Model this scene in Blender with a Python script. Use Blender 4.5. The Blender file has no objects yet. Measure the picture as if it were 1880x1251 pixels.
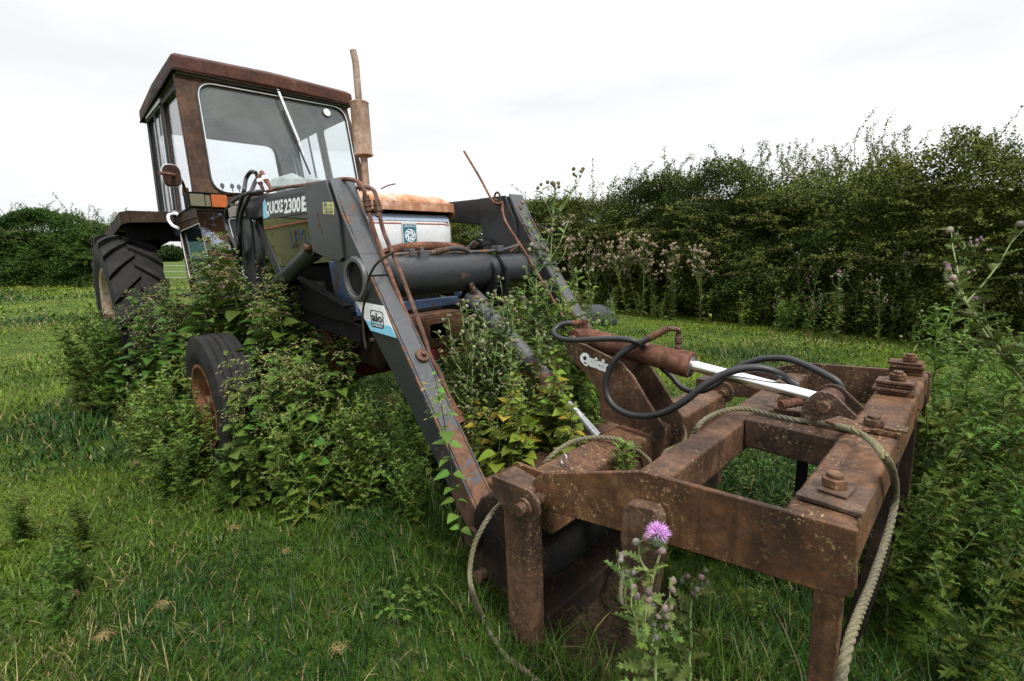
import bpy, bmesh, math, random
import numpy as np
from mathutils import Vector, Matrix, Euler
random.seed(7)
RNG = np.random.default_rng(7)
S = bpy.context.scene
COL = S.collection
R = math.radians

# ------------------------------------------------------------------ camera, world, sun
FPX, PITCH, ROLL, CAMH = 879.137, 10.011, -0.307, 1.188
_p, _r = R(PITCH), R(ROLL)
FWD = np.array([0, math.cos(_p), -math.sin(_p)])
_up = np.array([0, math.sin(_p), math.cos(_p)])
_ri = np.array([1.0, 0, 0])
RIGHT = _ri*math.cos(_r) + _up*math.sin(_r)
UP = -_ri*math.sin(_r) + _up*math.cos(_r)
CAM = np.array([0, 0, CAMH])
cam = bpy.data.objects.new('camera', bpy.data.cameras.new('camera'))
COL.objects.link(cam)
cam.data.sensor_width = 36
cam.data.lens = FPX/1880*36
cam.data.clip_start = 0.05
cam.data.clip_end = 2000
cam.matrix_world = Matrix(((RIGHT[0], UP[0], -FWD[0], CAM[0]), (RIGHT[1], UP[1], -FWD[1], CAM[1]), (RIGHT[2], UP[2], -FWD[2], CAM[2]), (0, 0, 0, 1)))
S.camera = cam
S.view_settings.view_transform = 'Standard'
S.view_settings.look = 'None'
S.view_settings.exposure = 0.3
S.view_settings.gamma = 1.0
S.cycles.max_bounces = 6
S.cycles.transparent_max_bounces = 12
S.cycles.diffuse_bounces = 3
S.cycles.caustics_reflective = False
S.cycles.caustics_refractive = False
SUN_EL, SUN_AZ = 52, 150      # azimuth clockwise from +Y
W = bpy.data.worlds.new('World'); S.world = W; W.use_nodes = True
nt = W.node_tree; nt.nodes.clear()
o = nt.nodes.new('ShaderNodeOutputWorld'); bg = nt.nodes.new('ShaderNodeBackground')
sky = nt.nodes.new('ShaderNodeTexSky'); sky.sky_type = 'NISHITA'; sky.sun_disc = False
sky.sun_elevation = R(SUN_EL); sky.sun_rotation = R(SUN_AZ)
skm = nt.nodes.new('ShaderNodeVectorMath'); skm.operation = 'SCALE'; skm.inputs['Scale'].default_value = 0.10
nt.links.new(sky.outputs[0], skm.inputs[0])
tc = nt.nodes.new('ShaderNodeTexCoord'); mp = nt.nodes.new('ShaderNodeMapping')
mp.inputs['Scale'].default_value = (1.0, 1.0, 4.5)
mp.inputs['Rotation'].default_value = (0, R(-14), 0)
nz = nt.nodes.new('ShaderNodeTexNoise'); nz.inputs['Scale'].default_value = 1.7; nz.inputs['Detail'].default_value = 5; nz.inputs['Roughness'].default_value = .5
rp = nt.nodes.new('ShaderNodeValToRGB')
rp.color_ramp.elements[0].position = .36; rp.color_ramp.elements[0].color = (.735, .745, .755, 1)
rp.color_ramp.elements[1].position = .62; rp.color_ramp.elements[1].color = (.93, .93, .93, 1)
mx = nt.nodes.new('ShaderNodeMix'); mx.data_type = 'RGBA'; mx.inputs[0].default_value = .93
nt.links.new(tc.outputs['Generated'], mp.inputs[0]); nt.links.new(mp.outputs[0], nz.inputs[0]); nt.links.new(nz.outputs[0], rp.inputs[0])
nt.links.new(skm.outputs[0], mx.inputs[6]); nt.links.new(rp.outputs[0], mx.inputs[7])
# an overcast sky is several times brighter overhead than near the horizon
sp_ = nt.nodes.new('ShaderNodeSeparateXYZ'); nt.links.new(tc.outputs['Generated'], sp_.inputs[0])
def _m(op, a, b):
    n_ = nt.nodes.new('ShaderNodeMath'); n_.operation = op
    for i_, q_ in enumerate((a, b)):
        if isinstance(q_, (int, float)): n_.inputs[i_].default_value = q_
        else: nt.links.new(q_, n_.inputs[i_])
    return n_.outputs[0]
zen = _m('ADD', _m('MULTIPLY', _m('POWER', _m('MAXIMUM', sp_.outputs[2], 0.0), 3.0), 2.5), 1.0)
vm_ = nt.nodes.new('ShaderNodeVectorMath'); vm_.operation = 'SCALE'; nt.links.new(mx.outputs[2], vm_.inputs[0]); nt.links.new(zen, vm_.inputs['Scale'])
nt.links.new(vm_.outputs[0], bg.inputs[0]); bg.inputs[1].default_value = 1.0
nt.links.new(bg.outputs[0], o.inputs[0])
sl = bpy.data.lights.new('sun', 'SUN'); sl.energy = 3.6; sl.angle = R(10); sl.color = (1, .97, .92)
so = bpy.data.objects.new('sun', sl); COL.objects.link(so)
az, el = R(SUN_AZ), R(SUN_EL)
sd = Vector((math.sin(az)*math.cos(el), math.cos(az)*math.cos(el), math.sin(el)))
so.rotation_euler = sd.to_track_quat('Z', 'Y').to_euler(); so.location = sd*30

# ------------------------------------------------------------------ frames
TX, TY, TYAW, TPI, TRO = -2.398, 4.506, -44.622, -1.278, 1.316
def _rx(a): c, s = math.cos(a), math.sin(a); return np.array([[1, 0, 0], [0, c, -s], [0, s, c]])
def _ry(a): c, s = math.cos(a), math.sin(a); return np.array([[c, 0, s], [0, 1, 0], [-s, 0, c]])
def _rz(a): c, s = math.cos(a), math.sin(a); return np.array([[c, -s, 0], [s, c, 0], [0, 0, 1]])
TR = _rz(R(TYAW)) @ _ry(R(TPI)) @ _rx(R(TRO))
TO = np.array([TX, TY, 0.0])
TM = Matrix([[*TR[0], TO[0]], [*TR[1], TO[1]], [*TR[2], TO[2]], [0, 0, 0, 1]])
def _ray(px, py): return FWD + RIGHT*(px-940)/FPX - UP*(py-625.5)/FPX
_o = TR.T @ (CAM-TO)
def U(px, py, X=None, Y=None, Z=None, P=None):
    """measured image point on a plane of the tractor's own frame"""
    d = TR.T @ _ray(px, py)
    if P is not None:
        p0, n = np.array(P[0], float), np.array(P[1], float); t = ((p0-_o)@n)/(d@n)
    else:
        for i, v in enumerate((X, Y, Z)):
            if v is not None: t = (v-_o[i])/d[i]
    return Vector(_o+t*d)
def US(pts, **k): return [U(*p, **k) for p in pts]
def Wd(px, py, dep):
    d = _ray(px, py); t = dep/d[1]; return Vector(CAM+t*d)
def WL(p): return TM @ Vector(p)          # tractor local -> world
def gz(x, y):
    r2 = (x-.4)**2+(y-1.4)**2
    return .10*np.exp(-r2/9.0)+.03*np.sin(x*.9+1)*np.sin(y*.7)*np.clip((r2-2)/30, 0, 1)

# ------------------------------------------------------------------ materials
def N(nt, t, **k):
    n = nt.nodes.new(t)
    for a, b in k.items(): setattr(n, a, b)
    return n
def newmat(name):
    m = bpy.data.materials.new(name); m.use_nodes = True
    return m, m.node_tree, m.node_tree.nodes['Principled BSDF']
def noise(nt, scale, detail=6, rough=.6, vec=None, dist=0):
    n = N(nt, 'ShaderNodeTexNoise'); n.inputs['Scale'].default_value = scale; n.inputs['Detail'].default_value = detail
    n.inputs['Roughness'].default_value = rough; n.inputs['Distortion'].default_value = dist
    if vec is not None: nt.links.new(vec, n.inputs['Vector'])
    return n.outputs[0]
def ramp(nt, fac, stops):
    r = N(nt, 'ShaderNodeValToRGB'); e = r.color_ramp.elements
    while len(e) < len(stops): e.new(.5)
    for q, (p, c) in zip(e, stops): q.position = p; q.color = (*c, 1) if len(c) == 3 else c
    nt.links.new(fac, r.inputs[0]); return r.outputs[0]
def mix(nt, fac, a, b, mode='MIX'):
    m = N(nt, 'ShaderNodeMix', data_type='RGBA', blend_type=mode)
    for v, i in ((fac, 0), (a, 6), (b, 7)):
        if isinstance(v, (int, float)): m.inputs[i].default_value = v
        elif isinstance(v, tuple): m.inputs[i].default_value = (*v, 1)
        else: nt.links.new(v, m.inputs[i])
    return m.outputs[2]
def bump(nt, b, h, strength=.3, dist=.003):
    n = N(nt, 'ShaderNodeBump'); n.inputs['Strength'].default_value = min(1, strength*1.6); n.inputs['Distance'].default_value = dist
    nt.links.new(h, n.inputs['Height']); nt.links.new(n.outputs[0], b.inputs['Normal'])
def objv(nt): return N(nt, 'ShaderNodeTexCoord').outputs['Object']
BW = lambda a: (a, a, a)
def rust_mat(name, dark, mid, hi, fleck=None, fl=.62, rough=.85, scale=1.0, spec=.12):
    m, nt, b = newmat(name); v = objv(nt)
    c = ramp(nt, noise(nt, 7*scale, 9, .7, v), [(.36, dark), (.5, mid), (.66, hi)])
    c = mix(nt, ramp(nt, noise(nt, 60*scale, 5, .7, v), [(.35, BW(0)), (.7, BW(.75))]), c, dark)
    if fleck:
        f = ramp(nt, noise(nt, 120*scale, 4, .65, v), [(fl-.01, BW(0)), (fl+.06, BW(.8))])
        g = ramp(nt, noise(nt, 4.5, 4, .6, v), [(.42, BW(0)), (.6, BW(1))])
        f = mix(nt, 1.0, f, g, 'MULTIPLY')
        c = mix(nt, f, c, fleck)
        bl = mix(nt, 1.0, ramp(nt, noise(nt, 13, 8, .75, v, .6), [(.60, BW(0)), (.66, BW(.55))]), ramp(nt, noise(nt, 230, 3, .6, v), [(.4, BW(.2)), (.6, BW(1))]), 'MULTIPLY')
        c = mix(nt, bl, c, tuple(x*.75 for x in fleck))
    mpv = N(nt, 'ShaderNodeMapping'); mpv.inputs['Scale'].default_value = (1, 1, .12); nt.links.new(v, mpv.inputs[0])
    c = mix(nt, ramp(nt, noise(nt, 38, 5, .6, mpv.outputs[0]), [(.52, BW(0)), (.66, BW(.5))]), c, tuple(x*.8 for x in dark))      # run marks
    oi = N(nt, 'ShaderNodeObjectInfo'); hs = N(nt, 'ShaderNodeHueSaturation')
    for o_, lo, hi_ in (('Value', .80, 1.16), ('Saturation', .78, 1.0)):
        mr = N(nt, 'ShaderNodeMapRange'); mr.inputs['To Min'].default_value = lo; mr.inputs['To Max'].default_value = hi_; nt.links.new(oi.outputs['Random'], mr.inputs[0]); nt.links.new(mr.outputs[0], hs.inputs[o_])
    nt.links.new(c, hs.inputs['Color']); c = hs.outputs[0]
    nt.links.new(c, b.inputs['Base Color'])
    nt.links.new(ramp(nt, noise(nt, 30, 4, .6, v), [(.3, BW(rough-.2)), (.7, BW(min(1, rough+.12)))]), b.inputs['Roughness'])
    b.inputs['Specular IOR Level'].default_value = spec
    bump(nt, b, noise(nt, 140, 6, .7, v), .5, .0015)
    return m
def paint_mat(name, base, rust=None, amount=.62, rough=.45, dirt=.5, sc=5.0, spec=.35, wear=None):
    m, nt, b = newmat(name); v = objv(nt)
    c = mix(nt, ramp(nt, noise(nt, 3.2, 8, .7, v), [(.35, BW(0)), (.75, BW(dirt))]), base, tuple(x*.45+.012 for x in base))
    c = mix(nt, ramp(nt, noise(nt, 45, 5, .7, v), [(.45, BW(0)), (.8, BW(.35))]), c, tuple(min(1, x*1.35+.03) for x in base))
    mpv = N(nt, 'ShaderNodeMapping'); mpv.inputs['Scale'].default_value = (.10, 1, 1); mpv.inputs['Rotation'].default_value = (0, .5, 0); nt.links.new(v, mpv.inputs[0])
    c = mix(nt, ramp(nt, noise(nt, 120, 3, .5, mpv.outputs[0]), [(.66, BW(0)), (.72, BW(.55))]), c, tuple(min(1, x*2.2+.05) for x in base))   # scuffs
    c = mix(nt, ramp(nt, noise(nt, 2.1, 9, .75, v, .5), [(.48, BW(0)), (.70, BW(.5))]), c, tuple(x*.5+q for x, q in zip(base, (.030, .029, .020))))   # chalky grime
    rf = BW(rough)
    if rust:
        nn = noise(nt, sc, 10, .72, v, .4)
        if wear:                                   # paint worn through towards the working end
            sx = N(nt, 'ShaderNodeSeparateXYZ'); nt.links.new(v, sx.inputs[0]); mr = N(nt, 'ShaderNodeMapRange'); mr.inputs['From Min'].default_value = wear[0]; mr.inputs['From Max'].default_value = wear[1]; mr.inputs['To Max'].default_value = .32
            nt.links.new(sx.outputs[0], mr.inputs[0]); ad = N(nt, 'ShaderNodeMath', operation='ADD'); nt.links.new(nn, ad.inputs[0]); nt.links.new(mr.outputs[0], ad.inputs[1]); nn = ad.outputs[0]
        k = ramp(nt, nn, [(amount, BW(0)), (amount+.03, BW(1))])
        rc = ramp(nt, noise(nt, 40, 6, .6, v), [(.3, tuple(x*.4 for x in rust)), (.7, rust)])
        c = mix(nt, k, c, rc); r = mix(nt, k, rf, BW(.85)); nt.links.new(r, b.inputs['Roughness'])
    else:
        nt.links.new(ramp(nt, noise(nt, 12, 5, .6, v), [(.3, BW(rough-.08)), (.7, BW(rough+.18))]), b.inputs['Roughness'])
    nt.links.new(c, b.inputs['Base Color']); b.inputs['Specular IOR Level'].default_value = spec
    bump(nt, b, noise(nt, 90, 5, .6, v), .2, .001)
    return m
def plain(name, c, rough=.5, metal=0, spec=.5, var=.25):
    m, nt, b = newmat(name); v = objv(nt)
    nt.links.new(mix(nt, ramp(nt, noise(nt, 25, 6, .65, v), [(.3, BW(0)), (.7, BW(1))]), tuple(x*(1-var) for x in c), tuple(min(1, x*(1+var)) for x in c)), b.inputs['Base Color'])
    b.inputs['Roughness'].default_value = rough; b.inputs['Metallic'].default_value = metal; b.inputs['Specular IOR Level'].default_value = spec
    return m
M = {}
M['rust'] = rust_mat('rusted_steel', (.022, .011, .006), (.080, .035, .016), (.165, .078, .034), (.33, .23, .10), .585, rough=.66, spec=.30)
M['rust_dark'] = rust_mat('dark_rusted_steel', (.008, .006, .005), (.022, .013, .009), (.05, .028, .017), (.22, .17, .08), .63)
M['rust_red'] = rust_mat('red_rusted_steel', (.042, .017, .011), (.105, .042, .024), (.19, .085, .046), None)
M['rust_pipe'] = rust_mat('rusted_pipe', (.055, .026, .018), (.15, .068, .045), (.24, .125, .085), None, scale=1.6)
M['hood_rust'] = rust_mat('orange_rusted_hood', (.19, .065, .026), (.40, .19, .10), (.62, .42, .31), None, scale=.55, rough=.6)
M['cab_rust'] = rust_mat('maroon_rusted_cab', (.020, .012, .008), (.056, .027, .014), (.10, .055, .028), (.20, .15, .09), .64, scale=.7, rough=.65)
M['roof_rust'] = rust_mat('red_brown_roof', (.026, .011, .008), (.060, .022, .015), (.085, .036, .022), (.30, .26, .2), .70, scale=.6, rough=.6)
M['grey'] = paint_mat('dark_grey_loader_paint', (.021, .023, .026), (.10, .052, .03), .625, .36, wear=(3.48, 3.85))
M['grey_edge'] = paint_mat('worn_grey_loader_paint', (.058, .060, .064), (.15, .075, .045), .595, .45, sc=8, wear=(3.5, 3.85))
M['edge'] = paint_mat('rust_edged_grey_paint', (.040, .042, .045), (.17, .085, .05), .50, .5, sc=14)
M['cab_post'] = paint_mat('flaking_blue_post_paint', (.20, .25, .36), (.075, .036, .022), .43, .6, sc=4.5, spec=.15)
M['black_metal'] = paint_mat('black_grimy_metal', (.005, .005, .0055), (.022, .013, .009), .62, .7, spec=.08)
M['olive'] = paint_mat('dirty_olive_panel', (.13, .135, .042), (.10, .06, .03), .62, .5, dirt=.8)
M['white'] = paint_mat('dirty_white_paint', (.60, .61, .62), (.3, .16, .09), .70, .4, dirt=.25, sc=7)
M['blue'] = paint_mat('faded_blue_paint', (.16, .23, .38), (.15, .08, .05), .60, .45, sc=7)
M['blue_pale'] = paint_mat('pale_blue_stripe_paint', (.34, .41, .54), (.15, .08, .05), .68, .45, sc=7)
M['blue_dark'] = paint_mat('dark_blue_paint', (.05, .085, .16), (.12, .06, .035), .55, .5, sc=7)
M['red'] = paint_mat('dirty_red_casting', (.13, .012, .010), (.05, .02, .015), .58, .6, sc=7)
M['redline'] = plain('faded_red_pinstripe', (.42, .11, .08), .6)
M['liner'] = plain('grey_cab_headliner', (.155, .18, .20), .85, spec=.2)
M['rubber_seal'] = plain('black_rubber_seal', (.012, .012, .012), .6)
M['chrome_trim'] = plain('weathered_bright_trim', (.50, .52, .53), .35, .3)
M['hose'] = plain('black_rubber_hose', (.013, .013, .014), .48, spec=.45)
M['chrome'] = plain('polished_piston_rod', (.80, .81, .82), .22, 1.0, var=.03)
M['chrome_dull'] = plain('dulled_piston_rod', (.62, .63, .64), .42, .8, var=.1)
M['steel'] = plain('worn_bare_steel', (.26, .24, .23), .45, .7)
M['lens_orange'] = plain('orange_plastic_lens', (.33, .075, .010), .4)
M['lens_clear'] = plain('dirty_clear_lens', (.11, .10, .06), .45)
M['rim'] = rust_mat('cream_and_rust_rim', (.16, .07, .03), (.42, .33, .22), (.60, .56, .48), None, scale=.6)
M['rim_front'] = rust_mat('orange_rusted_rim', (.07, .028, .014), (.17, .07, .03), (.27, .13, .06), None)
M['silencer'] = rust_mat('weathered_silencer', (.15, .095, .065), (.29, .21, .16), (.42, .33, .27), None, scale=.8)
M['decal_white'] = plain('white_decal', (.70, .72, .74), .5, var=.08)
M['decal_black'] = plain('black_decal', (.012, .013, .016), .5)
M['decal_cyan'] = plain('light_blue_decal', (.20, .50, .68), .5, var=.1)
M['decal_yellow'] = plain('faded_yellow_label', (.50, .46, .22), .6)
M['decal_green'] = plain('dark_green_print', (.03, .12, .08), .6)
M['teal'] = plain('teal_badge_enamel', (.010, .10, .14), .4)
M['stone'] = plain('grey_weathered_stone', (.045, .048, .052), .85, spec=.1)
M['paper'] = plain('crumpled_grey_bag', (.34, .37, .36), .8)
M['wood'] = plain('weathered_grey_wood', (.22, .20, .18), .85)
M['gate'] = plain('galvanised_gate', (.25, .26, .26), .5, .4)
M['soil'] = plain('dark_bare_soil', (.035, .022, .015), .95, spec=.1)
def tyre_mat():
    m, nt, b = newmat('black_tyre_rubber'); v = objv(nt)
    c = ramp(nt, noise(nt, 11, 8, .75, v), [(.35, (.007, .007, .0075)), (.55, (.015, .0145, .014)), (.72, (.034, .030, .025))])
    nt.links.new(c, b.inputs['Base Color']); b.inputs['Roughness'].default_value = .7; b.inputs['Specular IOR Level'].default_value = .15
    bump(nt, b, noise(nt, 120, 4, .6, v), .2, .001); return m
M['tyre'] = tyre_mat()
def rope_mat(name, a, c2, green=(.16, .15, .07)):
    m, nt, b = newmat(name); v = objv(nt)
    c = ramp(nt, noise(nt, 260, 4, .7, v), [(.3, a), (.7, c2)])
    c = mix(nt, ramp(nt, noise(nt, 9, 4, .6, v), [(.45, BW(0)), (.7, BW(.8))]), c, green)
    nt.links.new(c, b.inputs['Base Color']); b.inputs['Roughness'].default_value = .95; b.inputs['Specular IOR Level'].default_value = .1
    bump(nt, b, noise(nt, 600, 3, .7, v), .6, .001); return m
M['rope'] = rope_mat('weathered_rope_fibre', (.055, .050, .034), (.18, .16, .115))
M['cord'] = rope_mat('dark_cord_fibre', (.010, .009, .007), (.035, .03, .02), (.02, .018, .012))
def glass_mat(name, tint, dirt, dcol):
    m, nt, b = newmat(name); nt.nodes.remove(b); out = nt.nodes['Material Output']
    tr = N(nt, 'ShaderNodeBsdfTransparent'); tr.inputs[0].default_value = (*tint, 1)
    gl = N(nt, 'ShaderNodeBsdfGlossy'); gl.inputs['Roughness'].default_value = .03
    df = N(nt, 'ShaderNodeBsdfDiffuse'); df.inputs[0].default_value = (*dcol, 1)
    lw = N(nt, 'ShaderNodeLayerWeight'); lw.inputs[0].default_value = .5; pw = N(nt, 'ShaderNodeMath', operation='POWER'); pw.inputs[1].default_value = 4.5; nt.links.new(lw.outputs['Facing'], pw.inputs[0]); fr = N(nt, 'ShaderNodeMath', operation='MULTIPLY_ADD'); fr.inputs[1].default_value = .85; fr.inputs[2].default_value = .035; nt.links.new(pw.outputs[0], fr.inputs[0])
    v = objv(nt)
    m1 = N(nt, 'ShaderNodeMixShader'); m2 = N(nt, 'ShaderNodeMixShader')
    nt.links.new(fr.outputs[0], m1.inputs[0]); nt.links.new(tr.outputs[0], m1.inputs[1]); nt.links.new(gl.outputs[0], m1.inputs[2])
    f = ramp(nt, noise(nt, 3.5, 7, .7, v, .3), [(.35, BW(dirt*.35)), (.72, BW(dirt))])
    sp = ramp(nt, noise(nt, 38, 2, .5, v), [(.765, BW(0)), (.785, BW(.55))])
    f = mix(nt, 1.0, f, sp, 'ADD')
    nt.links.new(f, m2.inputs[0]); nt.links.new(m1.outputs[0], m2.inputs[1]); nt.links.new(df.outputs[0], m2.inputs[2])
    nt.links.new(m2.outputs[0], out.inputs[0]); return m
M['glass'] = glass_mat('dusty_window_glass', (.96, .985, .985), .10, (.42, .46, .47))
M['glass_side'] = glass_mat('pale_side_glass', (.98, .99, 1), .04, (.5, .53, .55))
M['glass_dark'] = glass_mat('tinted_lower_glass', (.35, .48, .46), .10, (.12, .2, .2))
def leaf_mat(name, trans=.3, spec=.35, rough=.5, hue=.06, val=.35, tint=(1, 1, 1)):
    m, nt, b = newmat(name); out = nt.nodes['Material Output']
    at = N(nt, 'ShaderNodeAttribute', attribute_name='Col')
    oi = N(nt, 'ShaderNodeObjectInfo')
    hs = N(nt, 'ShaderNodeHueSaturation')
    mr = N(nt, 'ShaderNodeMapRange'); mr.inputs['To Min'].default_value = .5-hue*.5; mr.inputs['To Max'].default_value = .5+hue*.35
    mv = N(nt, 'ShaderNodeMapRange'); mv.inputs['To Min'].default_value = 1-val*.5; mv.inputs['To Max'].default_value = 1+val*.5
    nt.links.new(oi.outputs['Random'], mr.inputs[0]); nt.links.new(oi.outputs['Random'], mv.inputs[0])
    nt.links.new(mr.outputs[0], hs.inputs['Hue']); nt.links.new(mv.outputs[0], hs.inputs['Value']); gm = N(nt, 'ShaderNodeVectorMath', operation='MULTIPLY'); gm.inputs[1].default_value = tint; nt.links.new(at.outputs[0], gm.inputs[0]); nt.links.new(gm.outputs[0], hs.inputs['Color'])
    nt.links.new(hs.outputs[0], b.inputs['Base Color']); b.inputs['Roughness'].default_value = rough; b.inputs['Specular IOR Level'].default_value = spec
    tl = N(nt, 'ShaderNodeBsdfTranslucent'); nt.links.new(hs.outputs[0], tl.inputs[0])
    ms = N(nt, 'ShaderNodeMixShader'); ms.inputs[0].default_value = trans
    nt.links.new(b.outputs[0], ms.inputs[1]); nt.links.new(tl.outputs[0], ms.inputs[2]); nt.links.new(ms.outputs[0], out.inputs[0])
    return m
M['leaf'] = leaf_mat('plant_leaf', .22, .14, .5, tint=(.72, .74, .52))
M['hedge_leaf'] = leaf_mat('hedge_leaf', .18, .08, .55, tint=(.84, .82, .64))
M['blade'] = leaf_mat('grass_blade', .25, .16, .42, 0, 0, tint=(.66, .70, .60))
M['stem'] = leaf_mat('plant_stem', .0, .15, .6)
M['flower'] = leaf_mat('thistle_flower', .3, .1, .9, 0, .1)

# ------------------------------------------------------------------ mesh helpers
class MB:
    def __init__(s): s.v = []; s.f = []
    def add(s, vs, fs):
        b = len(s.v); s.v += [tuple(v) for v in vs]; s.f += [tuple(b+i for i in f) for f in fs]; return s
    def prism(s, pts, d):
        d = Vector(d); n = len(pts); p = [Vector(q) for q in pts]; q = [a+d for a in p]
        nrm = sum(((p[i]-p[0]).cross(p[(i+1) % n]-p[0]) for i in range(n)), Vector())
        fl = nrm.dot(d) > 0
        fs = [tuple(range(n)), tuple(range(2*n-1, n-1, -1))]+[(i, i+n, (i+1) % n+n, (i+1) % n) for i in range(n)]
        if fl: fs = [tuple(reversed(f)) for f in fs]
        return s.add(p+q, fs)
    def box(s, a, b):
        x0, x1 = sorted((a[0], b[0])); y0, y1 = sorted((a[1], b[1])); z0, z1 = sorted((a[2], b[2]))
        return s.prism([(x0, y0, z0), (x1, y0, z0), (x1, y1, z0), (x0, y1, z0)], (0, 0, z1-z0))
    def bar(s, a, b, w, h, up=(0, 0, 1)):
        a, b = Vector(a), Vector(b); d = (b-a).normalized(); r = d.cross(Vector(up)).normalized(); u = r.cross(d)
        return s.prism([a-r*w/2-u*h/2, a+r*w/2-u*h/2, a+r*w/2+u*h/2, a-r*w/2+u*h/2], b-a)
    def cyl(s, a, b, r, n=20, r2=None):
        return s.tube([a, b], [r, r if r2 is None else r2], n)
    def tube(s, pts, r, n=12, cap=True, closed=False):
        P = [Vector(p) for p in pts]; m = len(P)
        rr = r if isinstance(r, (list, tuple)) else [r]*m
        tg = []
        for i in range(m):
            if closed: t = P[(i+1) % m]-P[i-1]
            else: t = P[min(i+1, m-1)]-P[max(i-1, 0)]
            tg.append(t.normalized() if t.length > 1e-9 else Vector((0, 0, 1)))
        u = tg[0].orthogonal().normalized(); vs = []
        for i in range(m):
            u = (u-tg[i]*u.dot(tg[i])).normalized(); w = tg[i].cross(u)
            for k in range(n):
                a = 2*math.pi*k/n; vs.append(P[i]+(u*math.cos(a)+w*math.sin(a))*rr[i])
        fs = [(i*n+k, i*n+(k+1) % n, (i+1)*n+(k+1) % n, (i+1)*n+k) for i in range(m-1) for k in range(n)]
        if closed: fs += [((m-1)*n+k, (m-1)*n+(k+1) % n, (k+1) % n, k) for k in range(n)]
        elif cap: fs += [tuple(range(n-1, -1, -1)), tuple((m-1)*n+k for k in range(n))]
        return s.add(vs, fs)
    def lathe(s, prof, c, axis, n=40, closed=False):
        """prof: (along axis, radius)"""
        c = Vector(c); ax = Vector(axis).normalized(); u = ax.orthogonal().normalized(); w = ax.cross(u); m = len(prof)
        vs = [c+ax*t+(u*math.cos(2*math.pi*k/n)+w*math.sin(2*math.pi*k/n))*max(q, 1e-4) for t, q in prof for k in range(n)]
        fs = [(i*n+k, i*n+(k+1) % n, (i+1)*n+(k+1) % n, (i+1)*n+k) for i in range(m-1) for k in range(n)]
        if closed: fs += [((m-1)*n+k, (m-1)*n+(k+1) % n, (k+1) % n, k) for k in range(n)]
        return s.add(vs, fs)
    def ring(s, outer, inner, d, k=6, ro=.02, ri=.06):
        """flat frame: quad outer and quad inner, rounded, extruded by d"""
        def rnd(q, r):
            out = []; q = [Vector(a) for a in q]
            for i in range(4):
                c, a, b = q[i], q[i-1], q[(i+1) % 4]
                da = (a-c).normalized()*r; db = (b-c).normalized()*r
                for j in range(k+1):
                    t = j/k; out.append((c+da)*(1-t)**2+c*2*t*(1-t)+(c+db)*t*t)
            return out
        A, B = rnd(outer, ro), rnd(inner, ri); n = len(A); d = Vector(d)
        vs = A+B+[a+d for a in A]+[b+d for b in B]; fs = []
        for i in range(n):
            j = (i+1) % n
            fs += [(i, j, n+j, n+i), (2*n+j, 2*n+i, 3*n+i, 3*n+j), (j, i, 2*n+i, 2*n+j), (n+i, n+j, 3*n+j, 3*n+i)]
        return s.add(vs, fs), B
def fin(me, ang=35):
    me.polygons.foreach_set('use_smooth', [True]*len(me.polygons))
    me.set_sharp_from_angle(angle=R(ang))
def obj(name, mb, mat, parent=None, bevel=0, seg=2, smooth=35, recalc=False):
    me = bpy.data.meshes.new(name); me.from_pydata([tuple(v) for v in mb.v], [], mb.f); me.validate()
    bm = bmesh.new(); bm.from_mesh(me); bmesh.ops.recalc_face_normals(bm, faces=bm.faces); bm.to_mesh(me); bm.free()
    fin(me, smooth); me.materials.append(M[mat] if isinstance(mat, str) else mat)
    ob = bpy.data.objects.new(name, me); COL.objects.link(ob)
    if parent is not None: ob.parent = parent
    if bevel:
        b = ob.modifiers.new('bevel', 'BEVEL'); b.width = bevel; b.segments = seg; b.limit_method = 'ANGLE'; b.angle_limit = R(30); b.harden_normals = True
    return ob
def empty(name, label, cat, loc=(0, 0, 0), rz=0, group=None):
    e = bpy.data.objects.new(name, None); COL.objects.link(e); e.location = loc; e.rotation_euler = (0, 0, rz); e.empty_display_size = .1
    return tag(e, label, cat, group)
def tag(e, label, cat, group=None, kind=None):
    e['label'] = label; e['category'] = cat
    if group: e['group'] = group
    if kind: e['kind'] = kind
    return e
def spline(pts, per=8, closed=False):
    P = [Vector(p) for p in pts]; n = len(P); out = []
    for i in range(n if closed else n-1):
        a, b, c, d = (P[(i-1) % n], P[i], P[(i+1) % n], P[(i+2) % n]) if closed else (P[max(i-1, 0)], P[i], P[i+1], P[min(i+2, n-1)])
        for j in range(per):
            t = j/per
            out.append(.5*((2*b)+(c-a)*t+(2*a-5*b+4*c-d)*t*t+(3*b-a-3*c+d)*t**3))
    if not closed: out.append(P[-1])
    return out
def resample(pts, step):
    out = [pts[0]]; acc = 0
    for a, b in zip(pts, pts[1:]):
        L = (b-a).length
        while acc+L >= step:
            t = (step-acc)/L; a = a.lerp(b, t); out.append(a.copy()); L = (b-a).length; acc = 0
        acc += L
    return out
def rope_mb(pts, rad, pitch=None, n=7):
    P = resample(spline(pts, 14), rad*.55); mb = MB(); m = len(P); pitch = pitch or rad*6.5
    tg = [(P[min(i+1, m-1)]-P[max(i-1, 0)]).normalized() for i in range(m)]; u = tg[0].orthogonal().normalized(); fr = []
    for i in range(m): u = (u-tg[i]*u.dot(tg[i])).normalized(); fr.append((u.copy(), tg[i].cross(u)))
    for k in range(3):
        q = []
        for i in range(m):
            a = 2*math.pi*(k/3+i*rad*.55/pitch); q.append(P[i]+(fr[i][0]*math.cos(a)+fr[i][1]*math.sin(a))*rad*.5)
        mb.tube(q, rad*.56, n)
    return mb
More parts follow.
